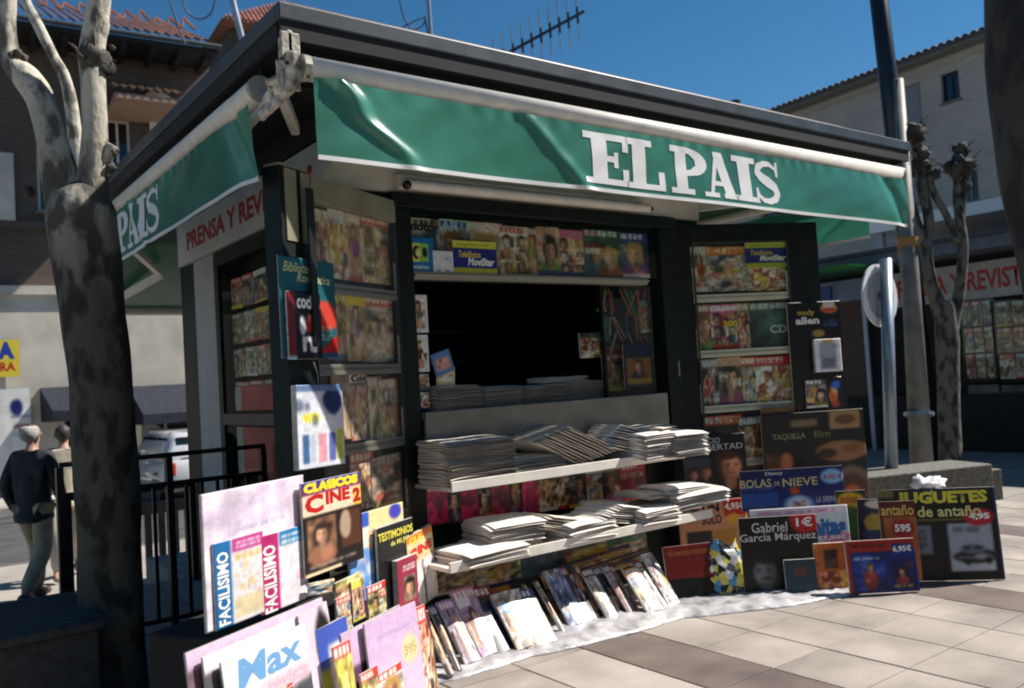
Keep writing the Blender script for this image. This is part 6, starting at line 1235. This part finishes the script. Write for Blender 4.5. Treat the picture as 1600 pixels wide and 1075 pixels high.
tag(part('roof_tiles', tiles(BRp, U0-.3, U1, .62, evr, -4, evr+1.35), mat('dark_tiles', (.10,.09,.085), .85, var=.4), br_), kind='stuff')
b = MB(); b.pbox(BRp, U0, U1, 0, evr-.2, -8, -7.7); b.pbox(BRp, U0, U0+.3, 0, evr-.2, -7.7, -.3); part('rear_wall', b, M['brickw'], br_)
cp = BRp.off(-1.0).hit(1150, 178); b = MB(); cc_ = BRp.P(cp[0], 0, -1.0); zb, zt = cp[1], BRp.off(-1).hit(1150, 157)[1]
b.tube([Vector((cc_.x, cc_.y, zb-1.2)), Vector((cc_.x, cc_.y, zt-.1))], .13, 10); b.tube([Vector((cc_.x, cc_.y, zt-.1)), Vector((cc_.x, cc_.y, zt))], .2, 10); part('chimney_cowl', b, M['black'], br_)
# building across the street, behind the viewer (it is what the panes mirror)
BK = Plane((0, -13, 0), 180)
bb = thing('street_house', (0, -14, 0), 'plain street house facing the kiosk from across the square', 'building')
hs = [(x, x+1.2, z, z+1.5) for x in (-22, -18, -14, -10, -6, -2, 2, 6, 10, 14) for z in (1.0, 4.2, 7.2)]
wall(BK, -26, 18, 0, 9.5, hs, -.3, 0, M['render'], bb)
for h_ in hs: window(BK, *h_, bb, sill=False)
b = MB(); b.pbox(BK, -26, 18, 9.503, 9.7, -6, .8); b.pbox(BK, -26, 18, 0, 9.5, -6, -5.8); part('roof', b, M['tiles'], bb)

# ------------------------------------------------------------------ antennas and masts on the skyline
AP = Plane((6, 13, 0), -20)
an = thing('tv_antenna', (AP.P(AP.hit(775, 92)[0], 0).x, AP.P(AP.hit(775, 92)[0], 0).y, 0), 'long television antenna with many rods above the kiosk roof', 'antenna')
a0 = AP.P(*AP.hit(768, 97)); a1 = AP.P(*AP.hit(912, 18)); pw = AP.hit(785, 90)[0]-AP.hit(775, 90)[0]
b = MB(); b.bar(a0, a1, .05); part('boom', b, M['antdark'], an)
b = MB(); mpt = a0.lerp(a1, .06); b.tube([Vector((mpt.x, mpt.y, 0)), mpt], .03, 8); part('mast', b, M['antdark'], an)
for k in range(10):
    cpt = a0.lerp(a1, (k+.3)/10); xx, yy = 768+144*(k+.3)/10, 97-79*(k+.3)/10; L = 30+1.2*k
    e0 = AP.P(*AP.hit(xx-.28*L, yy-L*.85), .25); e1 = AP.P(*AP.hit(xx+.28*L, yy+L*.85), -.25)
    b = MB(); b.tube([e0, e1], .011, 6); part('rod', b, M['antenna'], an)
    b = MB(); b.bar(cpt.lerp(e0, .3), cpt.lerp(e1, .3), .045); part('clamp', b, M['antdark'], an)
def mast(label, pl, x0, y0, x1, y1, r, loops, col):
    a = pl.P(*pl.hit(x1, y1)); t_ = pl.P(*pl.hit(x0, y0)); d = t_-a; f = a-d*((a.z-3)/d.z) if abs(d.z) > .1 else a
    o = thing('mast', tuple(f), label, 'mast'); b = MB(); b.tube([f, t_], r, 8); part('pole', b, col, o)
    for pts in loops:
        q = [pl.P(*pl.hit(*p)) for p in pts]; out = []
        for i in range(len(q)-1):
            p_0, p_1, p_2, p_3 = q[max(i-1,0)], q[i], q[i+1], q[min(i+2,len(q)-1)]
            for k in range(6): t = k/6; out.append((2*p_1+(p_2-p_0)*t+(2*p_0-5*p_1+4*p_2-p_3)*t*t+(3*p_1-p_0-3*p_2+p_3)*t**3)*.5)
        b = MB(); b.tube(out+[q[-1]], .018, 5); part('cable', b, M['antdark'], o)
MP = Plane((0, 18, 0), -5)
mast('pale blue leaning mast above the left roof with a looped cable', MP, 358, -20, 381, 72, .07, [[(284, -5), (292, 18), (312, 30), (330, 20), (337, -5)], [(265, 0), (278, 40), (290, 70)]], mat('mast_blue_grey', (.30,.38,.48), .4))
mast('thin grey mast with curled wire above the kiosk roof', MP, 668, -20, 674, 70, .05, [[(624, 0), (632, 30), (645, 46), (660, 40), (664, 28), (650, 32), (630, 42), (610, 52)], [(663, 25), (668, 50), (672, 64)]], M['antenna'])

# ------------------------------------------------------------------ parked car
def car(x, y, z, label):
    t = thing('parked_car', (x, y, z), label, 'car')
    W_, L_ = 1.70, 4.25
    paint = mat('white_car_paint', (.62,.62,.64), .25, var=.03, coat=1); tr_ = M['black']
    def rings(secs, name, mt, parent, bev=0):
        b = MB(); n = len(secs[0]); vs = [p for s_ in secs for p in s_]; fs = []
        for i in range(len(secs)-1):
            for k in range(n): fs.append((i*n+k, i*n+(k+1) % n, (i+1)*n+(k+1) % n, (i+1)*n+k))
        fs += [tuple(range(n-1,-1,-1)), tuple(range((len(secs)-1)*n, len(secs)*n))]; b.add([(x+a, y+b_, z+c_) for a, b_, c_ in vs], fs); return part(name, b, mt, parent, smooth=True)
    def sec(yy, zb, zt, wb, wt, r=.12):
        return [(-wb/2+r, yy, zb), (wb/2-r, yy, zb), (wb/2, yy, zb+r), (wb/2+.02, yy, (zb+zt)/2), (wt/2, yy, zt-r), (wt/2-r, yy, zt), (-wt/2+r, yy, zt), (-wt/2, yy, zt-r), (-wb/2-.02, yy, (zb+zt)/2), (-wb/2, yy, zb+r)]
    bod = rings([sec(0, .38, .78, 1.5, 1.4), sec(.06, .26, .90, 1.64, 1.52), sec(.5, .20, .93, 1.68, 1.58), sec(3.0, .20, .92, 1.68, 1.58), sec(3.9, .22, .80, 1.64, 1.5), sec(4.2, .28, .66, 1.5, 1.3)], 'body', paint, t)
    rings([sec(.10, .80, .93, 1.54, 1.46, .04), sec(.28, .85, 1.40, 1.52, 1.18, .08), sec(.55, .85, 1.49, 1.52, 1.2, .08), sec(2.3, .85, 1.48, 1.52, 1.2, .08), sec(3.1, .84, .95, 1.5, 1.44, .04)], 'cabin', paint, t)
    def quad(ps, name, mt, par, th=.012):
        ps = [Vector(p)+Vector((x, y, z)) for p in ps]; n = (ps[1]-ps[0]).cross(ps[2]-ps[0]).normalized()*th; b = MB(); k = len(ps); b.add([p+n for p in ps]+[p-n for p in ps], [tuple(range(k)), tuple(range(2*k-1, k-1, -1))]+[(i, i+k, (i+1) % k+k, (i+1) % k) for i in range(k)]); return part(name, b, mt, par)
    quad([(-.62, .135, .96), (.62, .135, .96), (.54, .27, 1.36), (-.54, .27, 1.36)], 'rear_window', M['carglass'], t)
    quad([(-.5, .10, .93), (.3, .10, .98), (.3, .11, .95), (-.5, .10, .905)], 'wiper', tr_, t)
    for s_ in (-1, 1):
        for y0, y1, y2, y3 in ((.42, 1.15, 1.15, .5), (1.24, 2.05, 2.05, 1.24), (2.14, 2.75, 2.32, 2.14)):
            quad([(s_*.765, y0, .93), (s_*.765, y1, .93), (s_*.655, y2, 1.36), (s_*.655, y3, 1.36)][::-s_], 'side_window', M['carglass'], t)
        b = MB(); b.box(x+s_*.70-.07, x+s_*.70+.07, y-.02, y+.10, z+.60, z+.86); part('tail_light', b, M['red'], t, bevel=.03)
        b = MB(); b.tube([(x+s_*.58, y+.5, z+1.54), (x+s_*.58, y+2.2, z+1.53)], .018, 6); part('roof_rail', b, tr_, t)
        b = MB(); b.ball((x+s_*.90, y+2.65, z+.95), .09, 10, sz=(1,.8,.9)); part('mirror', b, paint, t, smooth=True)
        for yy in (.75, 3.35):
            b = MB(); b.tube([(x+s_*.64, y+yy, z+.30), (x+s_*.84, y+yy, z+.30)], .30, 22); wh = part('wheel', b, tr_, t); b = MB(); b.tube([(x+s_*.80, y+yy, z+.30), (x+s_*.85, y+yy, z+.30)], .18, 16); part('rim', b, M['alu'], wh)
            b = MB(); b.tube([(x+s_*.76, y+yy, z+.31), (x+s_*.855, y+yy, z+.31)], .345, 22); part('wheel_arch', b, tr_, t)
            WM[wh.name]
    b = MB(); b.box(x-.78, x+.78, y-.09, y+.12, z+.32, z+.50); part('bumper', b, mat('bumper_grey', (.12,.12,.13), .5), t, bevel=.04)
    b = MB(); b.box(x-.26, x+.26, y-.03, y+.01, z+.56, z+.68); part('number_plate', b, M['white'], t)
cpos = at(262, 735, z=.12)
car(cpos.x+.80, cpos.y, -.6, 'white estate car with roof rails parked behind the black balustrade')

# ------------------------------------------------------------------ people
def skinned(name, joints, bones, mt, parent, sub=2):
    """joints: name -> (co, radius); bones: pairs; grown with a Skin modifier and baked"""
    ks = list(joints); me = bpy.data.meshes.new(name); me.from_pydata([joints[k][0] for k in ks], [(ks.index(a), ks.index(b)) for a, b in bones], [])
    o = bpy.data.objects.new(name, me); COL.objects.link(o); sk = o.modifiers.new('s', 'SKIN'); sk.use_smooth_shade = True
    me.skin_vertices.new() if not me.skin_vertices else None
    for i, k in enumerate(ks):
        r = joints[k][1]; me.skin_vertices[0].data[i].radius = r if hasattr(r, '__len__') else (r, r); me.skin_vertices[0].data[i].use_root = (i == 0)
    ss = o.modifiers.new('u', 'SUBSURF'); ss.levels = ss.render_levels = sub
    dg = bpy.context.evaluated_depsgraph_get(); m2 = bpy.data.meshes.new_from_object(o.evaluated_get(dg)); bpy.data.objects.remove(o)
    return m2
def person(loc, rz, hgt, label, coat, trousers, hair, bald, phase=1):
    t = thing('person', loc, label, 'person', None); k = hgt/1.75
    MT = Matrix.Translation(Vector(loc)) @ Matrix.Rotation(R_(rz), 4, 'Z') @ Matrix.Scale(k, 4)
    skinm = mat('skin', (.42,.25,.18), .55, var=.1)
    s = phase
    J = dict(pelvis=((0,0,.95), (.135,.10)), waist=((0,.01,1.10), (.13,.10)), chest=((0,.0,1.32), (.155,.11)), neck=((0,-.01,1.48), .06), throat=((0,.02,1.54), .052),
             hipL=((-.09,0,.90), .085), kneeL=((-.10,.20*s,.52), .066), ankL=((-.10,.16*s,.11), .046), toeL=((-.11,.30*s,.05), .035),
             hipR=((.09,0,.90), .085), kneeR=((.10,-.02*s,.50), .066), ankR=((.10,-.32*s,.17), .046), toeR=((.11,-.20*s,.04), .035),
             shL=((-.17,0,1.42), .06), elL=((-.24,-.08,1.15), .045), wrL=((-.22,.04,.92), .030), shR=((.17,0,1.42), .06), elR=((.24,.02,1.15), .045), wrR=((.22,.14,.93), .030))
    bones = [('pelvis','waist'), ('waist','chest'), ('chest','neck'), ('neck','throat'), ('pelvis','hipL'), ('hipL','kneeL'), ('kneeL','ankL'), ('ankL','toeL'), ('pelvis','hipR'), ('hipR','kneeR'), ('kneeR','ankR'), ('ankR','toeR'), ('chest','shL'), ('shL','elL'), ('elL','wrL'), ('chest','shR'), ('shR','elR'), ('elR','wrR')]
    J['head0'] = ((0,.03,1.60), (.065,.075)); J['head1'] = ((0,.02,1.68), (.073,.088)); J['head2'] = ((0,.01,1.735), (.045,.055)); bones += [('throat','head0'), ('head0','head1'), ('head1','head2')]
    for sd, sx in (('L', -1), ('R', 1)):
        w_ = Vector(J['wr'+sd][0]); J['palm'+sd] = (tuple(w_+Vector((0,.02,-.07))), (.022,.036)); bones.append(('wr'+sd, 'palm'+sd))
        for f_ in range(4): nm = 'f%s%d' % (sd, f_); J[nm] = (tuple(w_+Vector((-sx*.004, -.02+f_*.021, -.155+abs(f_-1.6)*.012))), .009); bones.append(('palm'+sd, nm))
        J['th'+sd] = (tuple(w_+Vector((-sx*.01, .065, -.09))), .010); bones.append(('palm'+sd, 'th'+sd))
    me = skinned('body', J, bones, skinm, t); me.transform(MT); link('body', me, skinm, t, smooth=True)
    def sub(keys, add, bones2, nm, mt):
        Q = {q: (J[q][0], tuple(a+add for a in (J[q][1] if hasattr(J[q][1], '__len__') else (J[q][1],)*2))) for q in keys}
        m_ = skinned(nm, Q, bones2, mt, t); m_.transform(MT); link(nm, m_, mt, t, smooth=True)
    J['hem'] = ((0,0,.86), (.185,.15)); J['hem2'] = ((0,0,.76), (.185,.15)); J['waist'] = (J['waist'][0], (.15,.12)); J['pelvis'] = (J['pelvis'][0], (.11,.08)); J['wrLc'] = J['wrL']; 
    Jc = dict(J); 
    sub(['waist','chest','hem','hem2','neck','shL','elL','wrL','shR','elR','wrR'], .022, [('hem2','hem'), ('hem','waist'), ('waist','chest'), ('chest','neck'), ('chest','shL'), ('shL','elL'), ('elL','wrL'), ('chest','shR'), ('shR','elR'), ('elR','wrR')], 'jacket', coat)
    sub(['pelvis','hipL','kneeL','ankL','hipR','kneeR','ankR'], .022, [('pelvis','hipL'), ('hipL','kneeL'), ('kneeL','ankL'), ('pelvis','hipR'), ('hipR','kneeR'), ('kneeR','ankR')], 'trousers', trousers)
    for q in ('L', 'R'):
        a, c_ = Vector(J['ank'+q][0]), Vector(J['toe'+q][0]); b = MB(); b.tube([MT @ (a+Vector((0,-.05,-.05))), MT @ (a.lerp(c_, .5)+Vector((0,0,-.02))), MT @ (c_+Vector((0,.05,0)))], [.05*k, .05*k, .035*k], 10); part('shoe', b, mat('shoe_leather', (.10,.05,.03), .5), t, smooth=True)
    b = MB(); b.ball((0,0,0), 1, 16, .03); b.v = [(p[0]*.086, p[1]*.098-.012, p[2]*.10+1.665) for p in b.v]
    cut = 1.63 if not bald else 1.60
    b.v = [tuple(MT @ Vector((p[0]*(1 if p[2] < 1.74 else .8), p[1]-(.02 if bald else 0), min(p[2], 1.725 if bald else 1.78)))) for p in b.v]; part('hair', b, hair, t, smooth=True)
    for sx in (-1, 1): b = MB(); b.ball(MT @ Vector((sx*.088, .02, 1.635)), .026*k, 8, sz=(.4,.7,1.2)); part('ear', b, skinm, t, smooth=True)
    b = MB(); b.ball(MT @ Vector((0, .115, 1.625)), .018*k, 8, sz=(.8,1,1.3)); part('nose', b, skinm, t, smooth=True)
    for sx in (-1, 1): b = MB(); b.ball(MT @ Vector((sx*.033, .094, 1.66)), .012*k, 8); part('eye', b, M['black'], t, smooth=True)
    b = MB(); b.ball(MT @ Vector((0, .104, 1.585)), .022*k, 8, sz=(1.1,.4,.3)); part('mouth', b, M['red'], t, smooth=True)
f1 = at(58, 942, z=-.4)
person((f1.x, f1.y, -.4), -42, 1.80, 'grey haired man from behind in dark jacket and khaki trousers walking away', mat('dark_jacket', (.022,.026,.028), .75, var=.3, bump=.5, bscale=8), mat('khaki_trousers', (.50,.38,.23), .8, var=.2, bump=.4, bscale=9), mat('grey_hair', (.42,.40,.38), .8, var=.3, scale=40), True, 1)
f2 = at(104, 905, z=-.4)
person((f2.x+.02, f2.y, -.4), -10, 1.74, 'dark haired person in pale top half hidden behind the grey haired man', mat('pale_cardigan', (.62,.55,.42), .8, var=.15, bump=.4, bscale=8), mat('light_trousers', (.45,.42,.36), .8, var=.15), mat('dark_hair', (.05,.04,.035), .6, var=.3, scale=40), False, -1)
